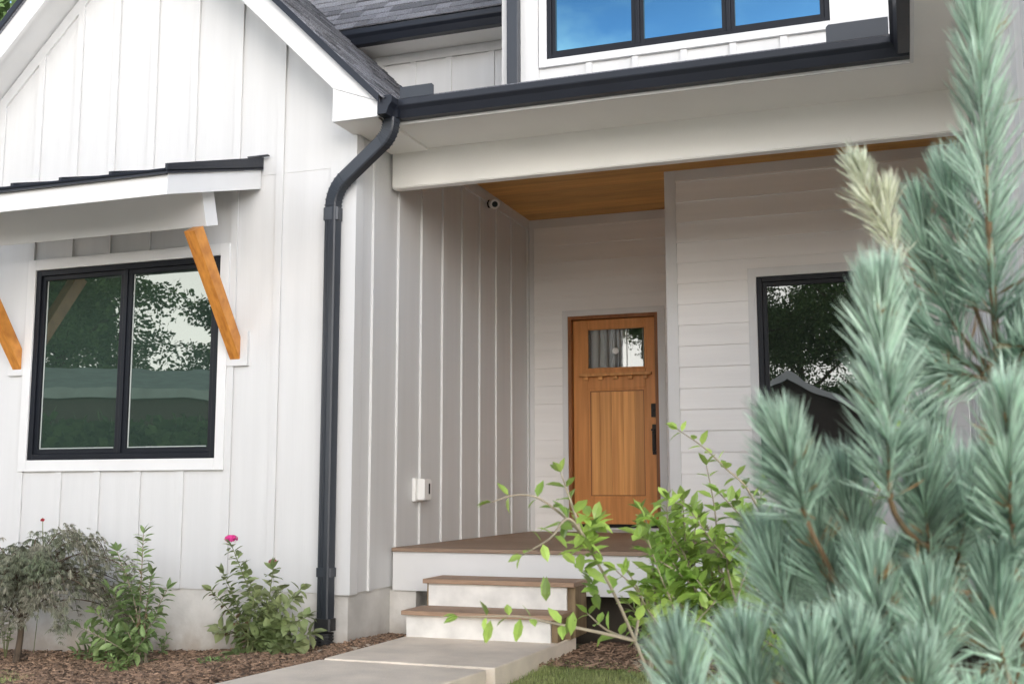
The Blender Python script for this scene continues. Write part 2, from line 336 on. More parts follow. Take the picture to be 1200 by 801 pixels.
# lap-sided walls
def lap(mb, x0, x1, y0, z0, z1, ops=(), depth=.12, kz=1.072, ex=.1778):
    k = math.floor((z0-kz)/ex)-1
    while kz+k*ex < z1:
        a0, b0 = kz+k*ex, kz+(k+1)*ex; k += 1
        cuts = sorted({a0, b0}|{c for o in ops for c in (o[2], o[3]) if a0 < c < b0}|({z0} if a0 < z0 < b0 else set())|({z1} if a0 < z1 < b0 else set()))
        for a, b in zip(cuts, cuts[1:]):
            if a < z0-1e-6 or b > z1+1e-6: continue
            xsn = [(x0, x1)]
            for o in ops:
                if o[2] <= a+1e-6 and o[3] >= b-1e-6:
                    xsn = [q for s_ in xsn for q in ((s_[0], min(s_[1], o[0])), (max(s_[0], o[1]), s_[1])) if q[1] > q[0]+.002]
            ya = y0-.017+.015*(a-a0)/ex; yb = y0-.017+.015*(b-a0)/ex
            for (p0, p1) in xsn:
                mb.hexa([(p0, ya, a), (p1, ya, a), (p1, y0+depth, a), (p0, y0+depth, a), (p0, yb, b), (p1, yb, b), (p1, y0+depth, b), (p0, y0+depth, b)])
dx0, dx1, dz0, dz1 = .403, 1.31, .043, 2.115
mb = MB(); lap(mb, 0.003, XJ+.1, YD, .002, ZC, [(dx0-.02, dx1+.02, -1, dz1+.02)])
mb.build('entry_wall', lapw, H)
rx0, rx1, rz0_, rz1_ = 2.422, 3.312, .50, 2.154
mb = MB(); lap(mb, XJ+.09, 4.0, YR, .002, ZC, [(rx0, rx1, rz0_, rz1_)])
mb.box(XJ+.02, XJ+.1, YR+.13, YD, 0.002, ZC)
mb.build('porch_wall', lapw, H)
mb = MB(); mb.box(XJ, XJ+.095, YR-.020, YR+.13, .003, ZC-.002); mb.box(XJ+.0951, 3.999, YR-.016, YR-.001, ZC-.09, ZC-.002); mb.box(.004, XJ+.09, YD-.018, YD-.005, ZC-.09, ZC-.002); mb.box(.004, .05, YD-.018, YD-.0125, .003, ZC-.09)
mb.build('trim_boards', trimw, H)
# wing wall on the right (faces -X)
mb = MB(); mb.box(4.018, 4.14, -3.4, 2.6, -.275, 3.3)
for i in range(16):
    yc = -3.3+i*.406; mb.box(4.0, 4.019, yc-.03, yc+.03, -.278, 2.93)
mb.box(4.141, 8, -3.4, -3.28, -.275, 3.3)
mb.build('wing_wall', white, H)
# foundation
mb = MB(); mb.box(BL+.02, -.03, .03, .14, -1.1, -.276); mb.box(-.14, -.03, .141, .63, -1.1, -.276)
mb.box(-.14, -.03, .631, 4.0, -1.1, -.276)
mb.build('foundation', found, H)
mb = MB(); mb.box(-.029, .178, .665, .80, -1.1, -.303); mb.build('foundation_pier', found, H)
mb = MB(); mb.box(4.03, 4.14, -3.38, 2.6, -1.4, -.276); mb.build('wing_foundation', found, H)
# deck
mb = MB()
yy = .62
while yy < YR-.03:
    y2 = min(yy+.137, YR-.022); mb.box(.001, 4.0, yy, y2, -.027, 0); yy = y2+.004
while yy < YD-.02:
    y2 = min(yy+.137, YD-.014); mb.box(.001, XJ-.002, yy, y2, -.027, 0); yy = y2+.004
mb.build('deck', deckm, H, bevel=.003)
mb = MB(); mb.box(.001, 4.0, .645, .685, -.302, -.028)
mb.build('deck_skirt', trimw, H)
mb = MB(); mb.box(.2, 3.9, .90, .94, -1.0, -.31); 
for x in (.9, 1.9, 2.9, 3.9): mb.box(x-.06, x+.06, .75, .87, -1.0, -.31)
for i in range(9): mb.box(.3+i*.42, .34+i*.42, .70, 3.6, -.26, -.03)
mb.build('deck_framing', mat('dark_timber', (.05, .04, .03), .9, .3, 5), H)
# porch ceiling: stained boards
mb = MB(); yy = YB+.115
while yy < YD+.1:
    y2 = min(yy+.128, YD+.1); mb.box(-.02, 4.02, yy, y2-.0025, ZC, ZC+.02); mb.box(-.02, 4.02, y2-.0025, y2, ZC+.006, ZC+.02); yy = y2
mb.build('porch_ceiling', ceilm, H)
# beam and soffits
mb = MB(); mb.box(0.001, 4.0, YB, YB+.11, 2.648, 3.12); mb.box(.001, 4.0, YB+.004, YB+.07, 2.640, 2.6475)
mb.build('porch_beam', cream, H, bevel=.003)
mb = MB()
mb.box(-.035, .30, -.27, .017, 2.892, 2.9); mb.box(.0012, 4.0, -.085, YB-.001, 2.92, 2.94); mb.box(.0012, .3, .0175, YB-.02, 2.9, 2.919); mb.box(3.68, 4.0, -3.4, -.086, 2.92, 2.94)
mb.build('soffit', cream, H)
mb = MB()
mb.box(.285, .30, -.27, -.10, 2.892, 3.04); mb.box(.301, 3.66, -.10, -.085, 2.885, 3.06); mb.box(3.661, 3.68, -3.4, -.0855, 2.885, 3.06)
mb.build('fascia', trimw, H)
# rake boards + boxed eave return + rake soffit
mb = MB(); yA, yBk = -.30, -.27
for sg in (1, -1):
    xe = GX+sg*2.11
    X = lambda a: GX+sg*a
    mb.prism([(GX, 4.90), (X(2.11), 2.79+.105), (X(2.11), 3.0), (GX, 5.11)], yA, yBk) if False else None
    mb.prism([(GX, 4.90), (X(1.772), 3.128), (X(2.11), 2.895+.105+0), (GX, 5.11)], yA, yBk)
    mb.prism([(X(1.772), 2.892), (X(2.11), 2.892), (X(2.11), 2.997), (X(1.772), 3.125)], yA+.003, yBk)
    mb.box(min(X(1.772), X(1.79)), max(X(1.772), X(1.79)), yBk+.001, 0, 2.905, 3.12)
    # sloping soffit
    P = [(GX, 4.985), (X(1.80), 3.185), (X(1.80), 3.20), (GX, 5.0)]
    mb.prism(P, yBk+.001, .016)
mb.build('rake_board', trimw, H)
# gable roof : deck, drip edge, shingles
def course_roof(mb, org, along, down, nrm, n, ex, length, clip=None):
    for i in range(n):
        t = -random.uniform(0, .2)
        while t < length:
            wv = random.uniform(.12, .33); a, b = max(0, t), min(length, t+wv-.004); t += wv
            if b <= a: continue
            th = .010+random.choice((0, 0, .005, .006))
            s0 = org+down*(i*ex); s1 = org+down*((i+1)*ex+random.uniform(0, .006))
            if clip:
                r_ = clip(s1, along, a, b)
                if r_ is None: continue
                a, b = r_
            P = [s1+along*a, s1+along*b, s0+along*b, s0+along*a]
            mb.hexa([q+nrm*.001 for q in P[:2]]+[q+nrm*.0005 for q in P[2:]]+[q+nrm*th for q in P[:2]]+[q+nrm*.003 for q in P[2:]])
mb = MB(); s2 = math.sqrt(.5)
for sg in (1, -1):
    X = lambda a: GX+sg*a
    if sg > 0:
        P = [(GX, -.32), (.32, -.32), (.32, -.08), (-.74, 3.4), (GX, 3.4)]
        n0 = len(mb.v); mb.v += [(a, b, 3.305-a) for a, b in P]+[(a, b, 3.35-a) for a, b in P]
        mb.f += [tuple(n0+k for k in range(5)), tuple(n0+9-k for k in range(5))]+[(n0+k, n0+(k+1) % 5, n0+5+(k+1) % 5, n0+5+k) for k in range(5)]; mb.mi += [0]*7
    else: mb.prism([(GX, 5.115), (X(2.13), 2.985), (X(2.13), 3.03), (GX, 5.16)], -.32, 3.4)
mb.build('roof', shing, H)
mb = MB()
for sg in (1, -1):
    X = lambda a: GX+sg*a
    mb.prism([(GX, 5.11), (X(2.135), 2.975), (X(2.135), 3.035), (GX, 5.17)], -.335, -.321)
mb.build('drip_edge', navy, H)
mb = MB()
for sg in (1, -1):
    down = Vector((sg*s2, 0, -s2)); nrm = Vector((sg*s2, 0, s2))
    course_roof(mb, Vector((GX, -.33, 5.165)), Vector((0, 1, 0)), down, nrm, 22, .1385, 3.6, (lambda s_, al, a, b: (a, min(b, (.3-s_.x)/.3-.14+.33)) if a < (.3-s_.x)/.3+.19-.01 else None) if sg > 0 else None)
mb.build('roof_shingles', shing, H)
# recessed upper wall with its roof and gutter
mb = MB(); mb.box(-3.0, .9, 2.518, 2.64, 3.35, 4.62)
for xr in (-1.05, -.714, -.345, .085, .45): mb.box(xr-.06, xr, 2.5, 2.519, 3.3, 4.46)
mb.box(-1.8, .9, 2.495, 2.519, 4.461, 4.55)
mb.build('upper_wall', white, H)
mb = MB(); mb.box(-1.9, .9, 2.21, 2.518, 4.552, 4.57)
mb.build('upper_soffit', cream, H)
def gutter(mb, a, b, axis, out_, z0, h=.12, dpt=.11, sgn=-1):
    """K-style profile: back at out_, front at out_+sgn*dpt"""
    pf = [(0, 0), (.62, 0), (.70, .18), (.80, .42), (.98, .60), (1.0, .66), (1.0, .97), (.93, 1.0), (.93, .93), (.06, .93), (.06, 1.0), (0, 1)]
    poly = [(out_+sgn*dpt*q[0], z0+h*q[1]) for q in pf]
    mb.prism(poly, a, b, 'X' if axis == 'X' else 'Y')
mb = MB(); gutter(mb, -1.42, .78, 'X', 2.21, 4.545, .14, .12); mb.build('upper_gutter', navy, H)
mb = MB(); d1 = Vector((0, -s2, -s2)); n1 = Vector((0, -s2, s2))
mb.hexa([(-3.0, 2.10, 4.67), (8, 2.10, 4.67), (8, 7, 9.57), (-3.0, 7, 9.57), (-3.0, 2.10, 4.69), (8, 2.10, 4.69), (8, 7, 9.59), (-3.0, 7, 9.59)])
mb.build('main_roof', shing, H)
mb = MB()
course_roof(mb, Vector((-2.98, 2.08+14*.1385*s2*1.0, 4.69+14*.1385*s2)), Vector((1, 0, 0)), d1, n1, 14, .1385, 3.9)
mb.build('main_roof_shingles', shing, H)
# porch roof and wing roof (low slope, shingled)
mb = MB()
def slabroof(x0, x1, y0, y1, z0, z1, ax='Y', th=.03):
    if ax == 'Y': mb.hexa([(x0, y0, z0-th), (x1, y0, z0-th), (x1, y1, z1-th), (x0, y1, z1-th), (x0, y0, z0), (x1, y0, z0), (x1, y1, z1), (x0, y1, z1)])
    else: mb.hexa([(x0, y0, z0-th), (x1, y0, z1-th), (x1, y1, z1-th), (x0, y1, z0-th), (x0, y0, z0), (x1, y0, z1), (x1, y1, z1), (x0, y1, z0)])
slabroof(.2, 4.6, -.14, 2.6, 3.06, 3.06+.30*2.74); slabroof(3.62, 8, -3.6, -.15, 3.06, 3.06+.3*4.4, 'X')
mb.build('porch_roof', shing, H)
# dormer
mb = MB(); YM = .918
ux0, ux1, uz0 = 1.112, 3.172, 3.625
mb.box(.77, ux0, YM, YM+.1, 3.2, 5.3); mb.box(ux1, 3.9, YM, YM+.1, 3.2, 5.3); mb.box(ux0, ux1, YM, YM+.1, 3.2, uz0); mb.box(ux0, ux1, YM, YM+.1, 4.75, 5.3)
mb.box(.77, .87, YM+.101, 4, 3.3, 5.3); mb.box(.75, 1.045, YM-.018, YM-.0005, 3.2, 5.3)
for xr in (1.414, 1.765, 2.124, 2.478, 2.83): mb.box(xr, xr+.048, YM-.018, YM+.001, 3.2, uz0-.061)
mb.build('dormer_wall', white, H)
mb = MB(); mb.prism([(.55, 5.28), (3.9, 5.28), (3.9, 5.33), (.55, 5.33)], .55, 5); mb.build('dormer_roof', shing, H)
mb = MB(); mb.box(.815, .905, .825, .898, 3.18, 5.25); mb.build('dormer_downspout', pipe_m, H, bevel=.006)
# windows
def window(name, x0, x1, z0, z1, Y, cols, gm, tr=(.075, .075, .085, .085), fw=.045, sw=.034, bead=True, label=None, shadow=True):
    mb = MB(); d = .07
    mb.box(x0, x0+fw, Y, Y+d, z0, z1); mb.box(x1-fw, x1, Y, Y+d, z0, z1); mb.box(x0+fw, x1-fw, Y, Y+d, z0, z0+fw); mb.box(x0+fw, x1-fw, Y, Y+d, z1-fw, z1)
    iw = (x1-x0-2*fw)/cols
    for k in range(1, cols):
        xc = x0+fw+iw*k; mb.box(xc-.016, xc+.016, Y+.004, Y+d, z0+fw, z1-fw)
    wo = mb.build(name, black, H, bevel=.003, label=label)
    for k in range(cols):
        a = x0+fw+iw*k+(.017 if k else .001); b = x0+fw+iw*(k+1)-(.017 if k < cols-1 else .001); c, e = z0+fw+.001, z1-fw-.001
        mb = MB(); mb.box(a, a+sw, Y+.016, Y+.06, c, e); mb.box(b-sw, b, Y+.016, Y+.06, c, e); mb.box(a+sw, b-sw, Y+.016, Y+.06, c, c+sw); mb.box(a+sw, b-sw, Y+.016, Y+.06, e-sw, e)
        mb.build('sash', black, wo, bevel=.002)
        mb = MB(); mb.box(a+sw, b-sw, Y+.035, Y+.041, c+sw, e-sw); mb.build('pane', gm, wo)
        if bead:
            mb = MB(); mb.box(a+sw+.004, a+sw+.014, Y+.0325, Y+.0345, c+sw+.004, e-sw-.004); mb.box(a+sw+.0145, b-sw-.02, Y+.0325, Y+.0345, c+sw+.004, c+sw+.011)
            mb.build('glazing_bead', beadm, wo)
    l_, r_, b_, t_ = tr; mb = MB(); yo = Y-.012
    mb.box(x0-l_, x0-.001, yo, Y+.02, z0-b_, z1+t_); mb.box(x1+.001, x1+r_, yo, Y+.02, z0-b_, z1+t_); mb.box(x0-.001, x1+.001, yo, Y+.02, z1+.001, z1+t_); mb.box(x0-.001, x1+.001, yo, Y+.02, z0-b_, z0-.001)
    mb.build('window_trim', trimw, wo, bevel=.002)
    return wo
window('window', wx0, wx1, wz0, wz1, -.003, 2, glass, label='two-pane black window under the awning')
window('window', rx0, rx1, rz0_, rz1_, YR-.022, 1, glass2, tr=(.07, .07, .08, .075), label='single black window on the porch behind the pine', bead=False)
window('window', ux0, ux1, uz0, 4.72, YM-.018, 3, glassup, tr=(.06, .06, .06, .08), fw=.035, sw=.03, bead=False, label='three-pane upper window reflecting blue sky')
# gutters
mb = MB(); gutter(mb, .395, 3.66, 'X', -.1005, 2.905, .125, .105)
mb.prism([(.301+.105*q[0], 2.905+.125*q[1]) for q in [(0, 0), (.62, 0), (.70, .18), (.80, .42), (.98, .60), (1.0, .66), (1.0, .97), (.93, 1.0), (0, 1)]], -.30, -.206)
mb.prism([(.301, 2.905), (.407, 2.905), (.407, 3.03), (.301, 3.03)], -.2055, -.101)
gutter(mb, -3.4, -.21, 'Y', 3.66, 2.905, .125, .105)
mb.build('gutter', navy, H)
mb = MB()   # splash guards at the two inner corners, rectangular with clipped top
mb.prism([(.425, 3.03), (.67, 3.03), (.67, 3.095), (.655, 3.11), (.425, 3.11)], -.2045, -.2015); mb.box(.4215, .4249, -.2045, -.05, 3.03, 3.125)
mb.build('splash_guard', pipe_m, H); mb = MB()
mb.prism([(3.20, 3.03), (3.55, 3.03), (3.55, 3.14), (3.215, 3.14), (3.20, 3.125)], -.2045, -.2015)
mb.build('splash_guard', pipe_m, H)
# downspout: gutter outlet, S-bend, straight leader with ribs
def rectsweep(mb, pts, w_, d_, side):
    pts = [Vector(q) for q in pts]; rings = []
    for k, c in enumerate(pts):
        t = (pts[min(k+1, len(pts)-1)]-pts[max(k-1, 0)]).normalized(); a = (side-t*side.dot(t)).normalized(); b = t.cross(a)
        i = len(mb.v); rings.append(i); f_ = 1.0
        for (p_, q_) in ((-1, -.8), (-.8, -1), (.8, -1), (1, -.8), (1, .8), (.8, 1), (-.8, 1), (-1, .8)):
            mb.v.append(tuple(c+a*(w_/2*p_)+b*(d_/2*q_)))
    for i0, i1 in zip(rings, rings[1:]):
        for j in range(8): mb.f.append((i0+j, i0+(j+1) % 8, i1+(j+1) % 8, i1+j)); mb.mi.append(0)
    mb.f.append(tuple(rings[0]+j for j in range(8))); mb.f.append(tuple(rings[-1]+j for j in range(8))); mb.mi += [0, 0]
mb = MB()
top = Vector((.345, -.175, 2.905)); e1 = Vector((.345, -.175, 2.80)); e2 = Vector((-.155, -.052, 2.49)); bot = Vector((-.155, -.052, -.50))
def corner(a, b, c, r0, n=7):
    d_, e_ = (a-b).normalized(), (c-b).normalized(); p_, q_ = b+d_*r0, b+e_*r0
    return [p_*(1-t)**2+b*2*t*(1-t)+q_*t*t for t in [i/n for i in range(n+1)]]
c1 = corner(top, e1, e2, .095); c2 = corner(e1, e2, bot, .13)
rectsweep(mb, [top]+c1+c2+[bot], .100, .074, Vector((.97, -.24, 0)))
def rib(c, t, s_):
    m_ = MB()
for cc in (c1, c2):
    for i in range(len(cc)-1):
        for u_ in (.5,):
            a = cc[i].lerp(cc[i+1], u_); t = (cc[i+1]-cc[i]).normalized()
            rectsweep(mb, [a-t*.004, a+t*.004], .107, .081, Vector((.97, -.24, 0)))
mb.build('downspout', pipe_m, H)
mb = MB()
for k in (-.028, -.009, .009, .028): mb.box(-.155+k-.002, -.155+k+.002, -.0915, -.0880, -.45, 2.36)
rectsweep(mb, [Vector((-.155, -.052, 2.36)), Vector((-.155, -.052, 2.27))], .113, .083, Vector((1, 0, 0)))
rectsweep(mb, [Vector((-.155, -.052, -.10)), Vector((-.155, -.052, -.16))], .113, .083, Vector((1, 0, 0)))
mb.build('downspout_seam', pipe_m, H)
mb = MB(); zt = -.40
rectsweep(mb, [Vector((-.155, -.055, zt-.03)), Vector((-.155, -.055, zt-.11))], .122, .092, Vector((1, 0, 0)))
for i in range(7):
    z_ = zt-.125-i*.02; mb.tube([(-.155, -.057, z_), (-.155, -.057, z_-.006), (-.155, -.057, z_-.010), (-.155, -.057, z_-.02)], [.062, .062, .052, .052], 14)
mb.build('drain_pipe', rubber, H)
# awning (part of the house, with its own pieces)
AX0, AX1 = -3.07, -.78; SL = .29; YF = -1.06
def aw(yv, o=0): return 2.709+SL*yv+o      # top of boards at depth y
mb = MB()
for a, b in ((AX1-.022, AX1), (AX0, AX0+.022)):
    mb.prism([(YF, aw(YF, -.138)), (-.001, aw(0, -.138)), (-.001, aw(0)), (YF, aw(YF))], a, b, 'X')
mb.box(AX0+.0225, AX1-.0225, YF, YF+.022, aw(YF, -.138), aw(YF, -.002))
mb.prism([(YF+.023, aw(YF+.023, -.10)), (-.001, aw(0, -.10)), (-.001, aw(0, -.085)), (YF+.023, aw(YF+.023, -.085))], AX0+.0225, AX1-.0225, 'X')
awn = mb.build('awning', trimw, H, label='shed awning with black metal roof over the two-pane window')
mb = MB()
mb.prism([(YF-.03, aw(YF-.03, .012)), (.0, aw(0, .012)), (.0, aw(0, .02)), (YF-.03, aw(YF-.03, .02))], AX0-.02, AX1+.02, 'X')
mb.prism([(YF-.03, aw(YF-.03, -.004)), (0, aw(0, .003)), (.0, aw(0, .095)), (YF-.03, aw(YF-.03, .062))], AX1+.001, AX1+.02, 'X')
mb.prism([(YF-.03, aw(YF-.03, -.004)), (0, aw(0, .003)), (.0, aw(0, .095)), (YF-.03, aw(YF-.03, .062))], AX0-.02, AX0-.001, 'X')
mb.box(AX0, AX1, YF-.032, YF-.001, aw(YF, -.012), aw(YF, .010))
for k in range(5):
    xr = AX1-.02-.40*(k+1)
    mb.prism([(YF-.03, aw(YF-.03, .0205)), (.0, aw(0, .0205)), (.0, aw(0, .062)), (YF-.03, aw(YF-.03, .052))], xr-.012, xr+.012, 'X')
mb.tube([(AX0, YF-.03, aw(YF, .012)), (AX1, YF-.03, aw(YF, .012))], .012, 8)
mb.box(AX1-.1, AX1+.07, -.03, -.0005, aw(0, .096), aw(0, .104))
mb.build('awning_roof', navy, awn)
mb = MB(); th = math.atan(SL); cy_, cz_ = -.43, 2.335
def tl(a, b): return (cy_+a*math.cos(th)-b*math.sin(th)*1.0, cz_+a*math.sin(th)+b*math.cos(th))
mb.prism([(tl(-.07, -.12)), (tl(.07, -.12)), (tl(.07, .125)), (tl(-.07, .125))], -2.96, -.90, 'X')
mb.build('awning_beam', trimw, awn, bevel=.003)
for xc in (-.943, -2.905):
    mb = MB(); mb.prism([(.0-.013, 1.335), (-.013, 1.495), (-.50, 2.165+.03), (-.60, 2.14)], xc-.042, xc+.042, 'X')
    mb.build('awning_brace', cedar, awn, bevel=.003)
# ------------------------------------------------------------------ front door
mb = MB(); jy0, jy1 = YD-.016, YD+.10
jt = .032
mb.box(dx0, dx0+jt, jy0, jy1, dz0, dz1); mb.box(dx1-jt, dx1, jy0, jy1, dz0, dz1); mb.box(dx0+jt, dx1-jt, jy0, jy1, dz1-jt, dz1)
LY = YD+.05; lx0, lx1, lz0, lz1 = dx0+jt+.003, dx1-jt-.003, .075, dz1-jt-.003
fd = mb.build('front_door', jamb_m, H, label='orange-brown wood front door with glass at the top')
gx0, gx1, g0, g1 = .586, 1.170, 1.59, 1.985
px0, px1, pz0, pz1 = .586, 1.150, .325, 1.39
mb = MB()
mb.box(lx0, gx0, LY, LY+.045, lz0, lz1); mb.box(gx1, lx1, LY, LY+.045, lz0, lz1)
mb.box(gx0, gx1, LY, LY+.045, g1, lz1); mb.box(gx0, gx1, LY, LY+.045, pz1, g0); mb.box(gx0, gx1, LY, LY+.045, lz0, pz0)
mb.build('door_leaf', doorm, fd, bevel=.004)
mb = MB(); n_ = 5
for k in range(n_):
    a = gx0+(gx1-gx0)*k/n_; b = gx0+(gx1-gx0)*(k+1)/n_
    mb.box(a+.001, b-.001, LY+.014, LY+.03, pz0, pz1)
mb.build('door_panel', doorpanel, fd)
mb = MB()
for (a, b, c, e) in ((gx0, gx0+.02, pz0, pz1), (gx1-.02, gx1, pz0, pz1), (gx0+.02, gx1-.02, pz0, pz0+.02), (gx0+.02, gx1-.02, pz1-.02, pz1)): mb.box(a, b, LY+.004, LY+.0135, c, e)
for (a, b, c, e) in ((gx0-.012, gx0+.008, g0-.01, g1+.01), (gx1-.008, gx1+.012, g0-.01, g1+.01), (gx0+.008, gx1-.008, g0-.01, g0+.008), (gx0+.008, gx1-.008, g1-.008, g1+.01)): mb.box(a, b, LY-.006, LY-.0005, c, e)
mb.build('door_moulding', doorm, fd, bevel=.002)
mb = MB()
for (a, b, c, e) in ((gx0+.0205, gx0+.029, pz0+.0205, pz1-.0205), (gx1-.029, gx1-.0205, pz0+.0205, pz1-.0205), (gx0+.0295, gx1-.0295, pz0+.0205, pz0+.029), (gx0+.0295, gx1-.0295, pz1-.029, pz1-.0205)): mb.box(a, b, LY+.009, LY+.0135, c, e)
mb.build('panel_shadow_line', jamb_m, fd)  # thin dark strips painting a shadow line around the recessed panel
mb = MB(); mb.box(.515, 1.235, LY-.06, LY-.001, 1.512, 1.54)
for k in range(5):
    xc = .575+k*.15; mb.box(xc-.022, xc+.022, LY-.036, LY-.001, 1.478, 1.5115)
mb.build('door_shelf', doorpanel, fd, bevel=.002)
mb = MB(); mb.box(gx0+.008, gx1-.008, LY+.012, LY+.018, g0+.008, g1-.008); mb.build('door_glass', glassd, fd)
mb = MB(); mb.box(gx0+.395, gx0+.402, LY+.006, LY+.011, g0+.008, g1-.008); mb.box(gx0+.560, gx0+.566, LY+.006, LY+.011, g0+.008, g1-.008); mb.build('glass_caming', beadm, fd)
mb = MB(); mb.tube([(.872, LY+.003, 1.762), (.872, LY+.011, 1.762)], .031, 20); mb.build('glass_disc', plast, fd)
mb = MB(); mb.box(1.222, 1.276, LY-.022, LY-.0005, 1.10, 1.23); mb.tube([(1.249, LY-.03, 1.165), (1.249, LY-.022, 1.165)], .018, 14); mb.build('deadbolt', bronze, fd, bevel=.004)
mb = MB(); mb.box(1.228, 1.272, LY-.016, LY-.0005, .74, 1.03); mb.box(1.236, 1.264, LY-.06, LY-.045, .77, .96); mb.box(1.236, 1.264, LY-.0449, LY-.0165, .935, .96); mb.box(1.236, 1.264, LY-.0449, LY-.0165, .77, .79)
mb.box(1.23, 1.27, LY-.075, LY-.0165, .965, .985)
mb.build('door_handle', bronze, fd, bevel=.003)
mb = MB(); mb.box(lx0, lx1, LY-.004, LY+.03, dz0+.002, lz0-.002); mb.build('door_sweep', dark, fd)
mb = MB(); cl, ct = .055, .06
mb.box(dx0-cl, dx0-.001, YD-.026, YD+.02, .003, dz1+ct); mb.box(dx1+.001, dx1+cl+.015, YD-.026, YD+.02, .003, dz1+ct); mb.box(dx0-.001, dx1+.001, YD-.026, YD+.02, dz1+.001, dz1+ct); mb.box(dx0-.001, dx1+.001, YD-.05, YD+.1, .003, dz0-.001)
mb.build('door_casing', trimw, fd, bevel=.002)
mb = MB(); mb.prism([(.55, .002), (1.24, .002), (1.21, .028), (.58, .028)], YD-.11, YD-.052); mb.build('threshold', mat('threshold_metal', (.40, .37, .34), .5, .2, 4), fd)
# curtain with folds behind the glass, dark room beyond
mb = MB(); n_ = 90
for k in range(n_):
    def cx_(t):
        x = gx0-.1+t*.50; return (x, LY+.11+.03*math.sin(t*34+math.sin(t*9)*2))
    a, b = cx_(k/n_), cx_((k+1)/n_)
    mb.face([(a[0], a[1], 1.4), (b[0], b[1], 1.4), (b[0], b[1], 2.1), (a[0], a[1], 2.1)])
mb.build('curtain', curt, fd, smooth=True)
mb = MB(); mb.box(dx0-.2, dx1+.2, YD+1.2, YD+1.3, -.1, 3.1); mb.box(dx0-.3, dx0-.2, YD+.13, YD+1.3, -.1, 3.1); mb.box(dx1+.2, dx1+.3, YD+.13, YD+1.3, -.1, 3.1); mb.box(dx0-.3, dx1+.3, YD+.13, YD+1.3, 3.1, 3.2); mb.box(dx0-.3, dx1+.3, YD+.13, YD+1.3, -.2, -.1)
mb.build('hallway', mat('hall_wall', (.3, .28, .26), .9), H)
# ------------------------------------------------------------------ porch steps
S = empty('porch_steps', (.93, .3, -.532), 'two brown-topped white box steps up to the porch', 'steps')
mb = MB(); mb.box(.412, 1.478, .255, .595, -.212, -.182); mb.build('tread', stepm, S, bevel=.004)
mb = MB(); mb.box(.400, 1.462, -.055, .283, -.388, -.360); mb.build('tread', stepm, S, bevel=.004)
mb = MB(); mb.box(.445, 1.42, .285, .305, -.3595, -.2125); mb.build('riser', riserw, S)
mb = MB(); mb.box(.415, 1.40, .0, .02, -.531, -.3885); mb.build('riser', riserw, S)
for a, b in ((1.401, 1.44), (.425, .444)):
    mb = MB(); mb.prism([(.0205, -.530), (.60, -.530), (.60, -.213), (.3055, -.213), (.3055, -.3885), (.0205, -.3885)], a, b, 'X'); mb.build('side_board', pthwood, S)
mb = MB(); mb.box(1.405, 1.472, .2, .262, -.531, -.3886); mb.box(1.441, 1.474, .30, .56, -.531, -.213); mb.build('post_block', pthwood, S)
# ------------------------------------------------------------------ small fittings
T = empty('security_camera', (0, 2.50, 3.0), 'small white security camera under the porch ceiling', 'camera')
c0 = at(576, 229, X=.03); c0 = Vector((.03, c0.y, min(c0.z, 3.02)))
mb = MB(); mb.tube([(-.0, c0.y, c0.z), (.028, c0.y, c0.z)], .038, 16); mb.build('mount', dark, T)
mb = MB(); e_ = Vector((.055, -.10, -.035)); mb.tube([Vector((.03, c0.y, c0.z)), Vector((.045, c0.y, c0.z))+e_*.1, Vector((.045, c0.y, c0.z))+e_], [.03, .045, .045], 18); cb = mb.build('camera_body', plast, T, smooth=False)
q_ = Vector((.045, c0.y, c0.z))+e_; mb = MB(); mb.tube([q_, q_+e_.normalized()*.006], [.027, .027], 18); mb.build('lens', black, cb)
T = empty('outlet_box', (0, 1.08, .41), 'white weatherproof outlet box on the porch side wall', 'outlet')
mb = MB(); mb.box(-.017, .012, 1.0, 1.14, .325, .50); mb.build('back_plate', plast, T, bevel=.004)
mb = MB(); mb.prism([(1.03, .335), (1.15, .335), (1.165, .36), (1.165, .475), (1.15, .495), (1.03, .495)], .0125, .075, 'X'); cv = mb.build('cover', plast, T, bevel=.006)
mb = MB(); mb.box(.0755, .079, 1.105, 1.125, .38, .46); mb.build('latch_slot', dark, cv)
# ------------------------------------------------------------------ plants
def put_leaves(mb, pts, every, ln, wd, m=0, t0=0, spread=.8, upb=.3, pair=True, curl=.25, size_end=.6):
    L_ = [(b-a).length for a, b in zip(pts, pts[1:])]; tot = sum(L_); s_ = tot*t0; k = 0; ang = random.random()*6
    while s_ < tot:
        acc = 0
        for i, l_ in enumerate(L_):
            if acc+l_ >= s_: break
            acc += l_
        t = (s_-acc)/max(l_, 1e-6); c = pts[i].lerp(pts[i+1], min(t, 1)); d = (pts[i+1]-pts[i]).normalized()
        a = d.orthogonal().normalized(); b = d.cross(a); ang += 1.57 if pair else 2.4
        sc_ = 1-(1-size_end)*(s_/tot)**2
        for h in ((0, math.pi) if pair else (0,)):
            o = a*math.cos(ang+h)+b*math.sin(ang+h)
            dd = (d*(1-spread)+o*spread+Vector((0, 0, upb))+rv(.22)).normalized()
            q = ln*sc_*random.uniform(.7, 1.15); leafgeo(mb, c+o*.002, dd, Vector((0, 0, 1))+rv(.5), q, q*wd/ln, m, curl=curl*random.uniform(.3, 1.4))
        s_ += every*random.uniform(.75, 1.25)
    # terminal leaves
    d = (pts[-1]-pts[-2]).normalized()
    for _ in range(3): leafgeo(mb, pts[-1], (d+rv(.5)), Vector((0, 0, 1))+rv(.6), ln*size_end, wd*size_end, m)
def taper(n, a, b): return [a+(b-a)*i/(n-1) for i in range(n)]

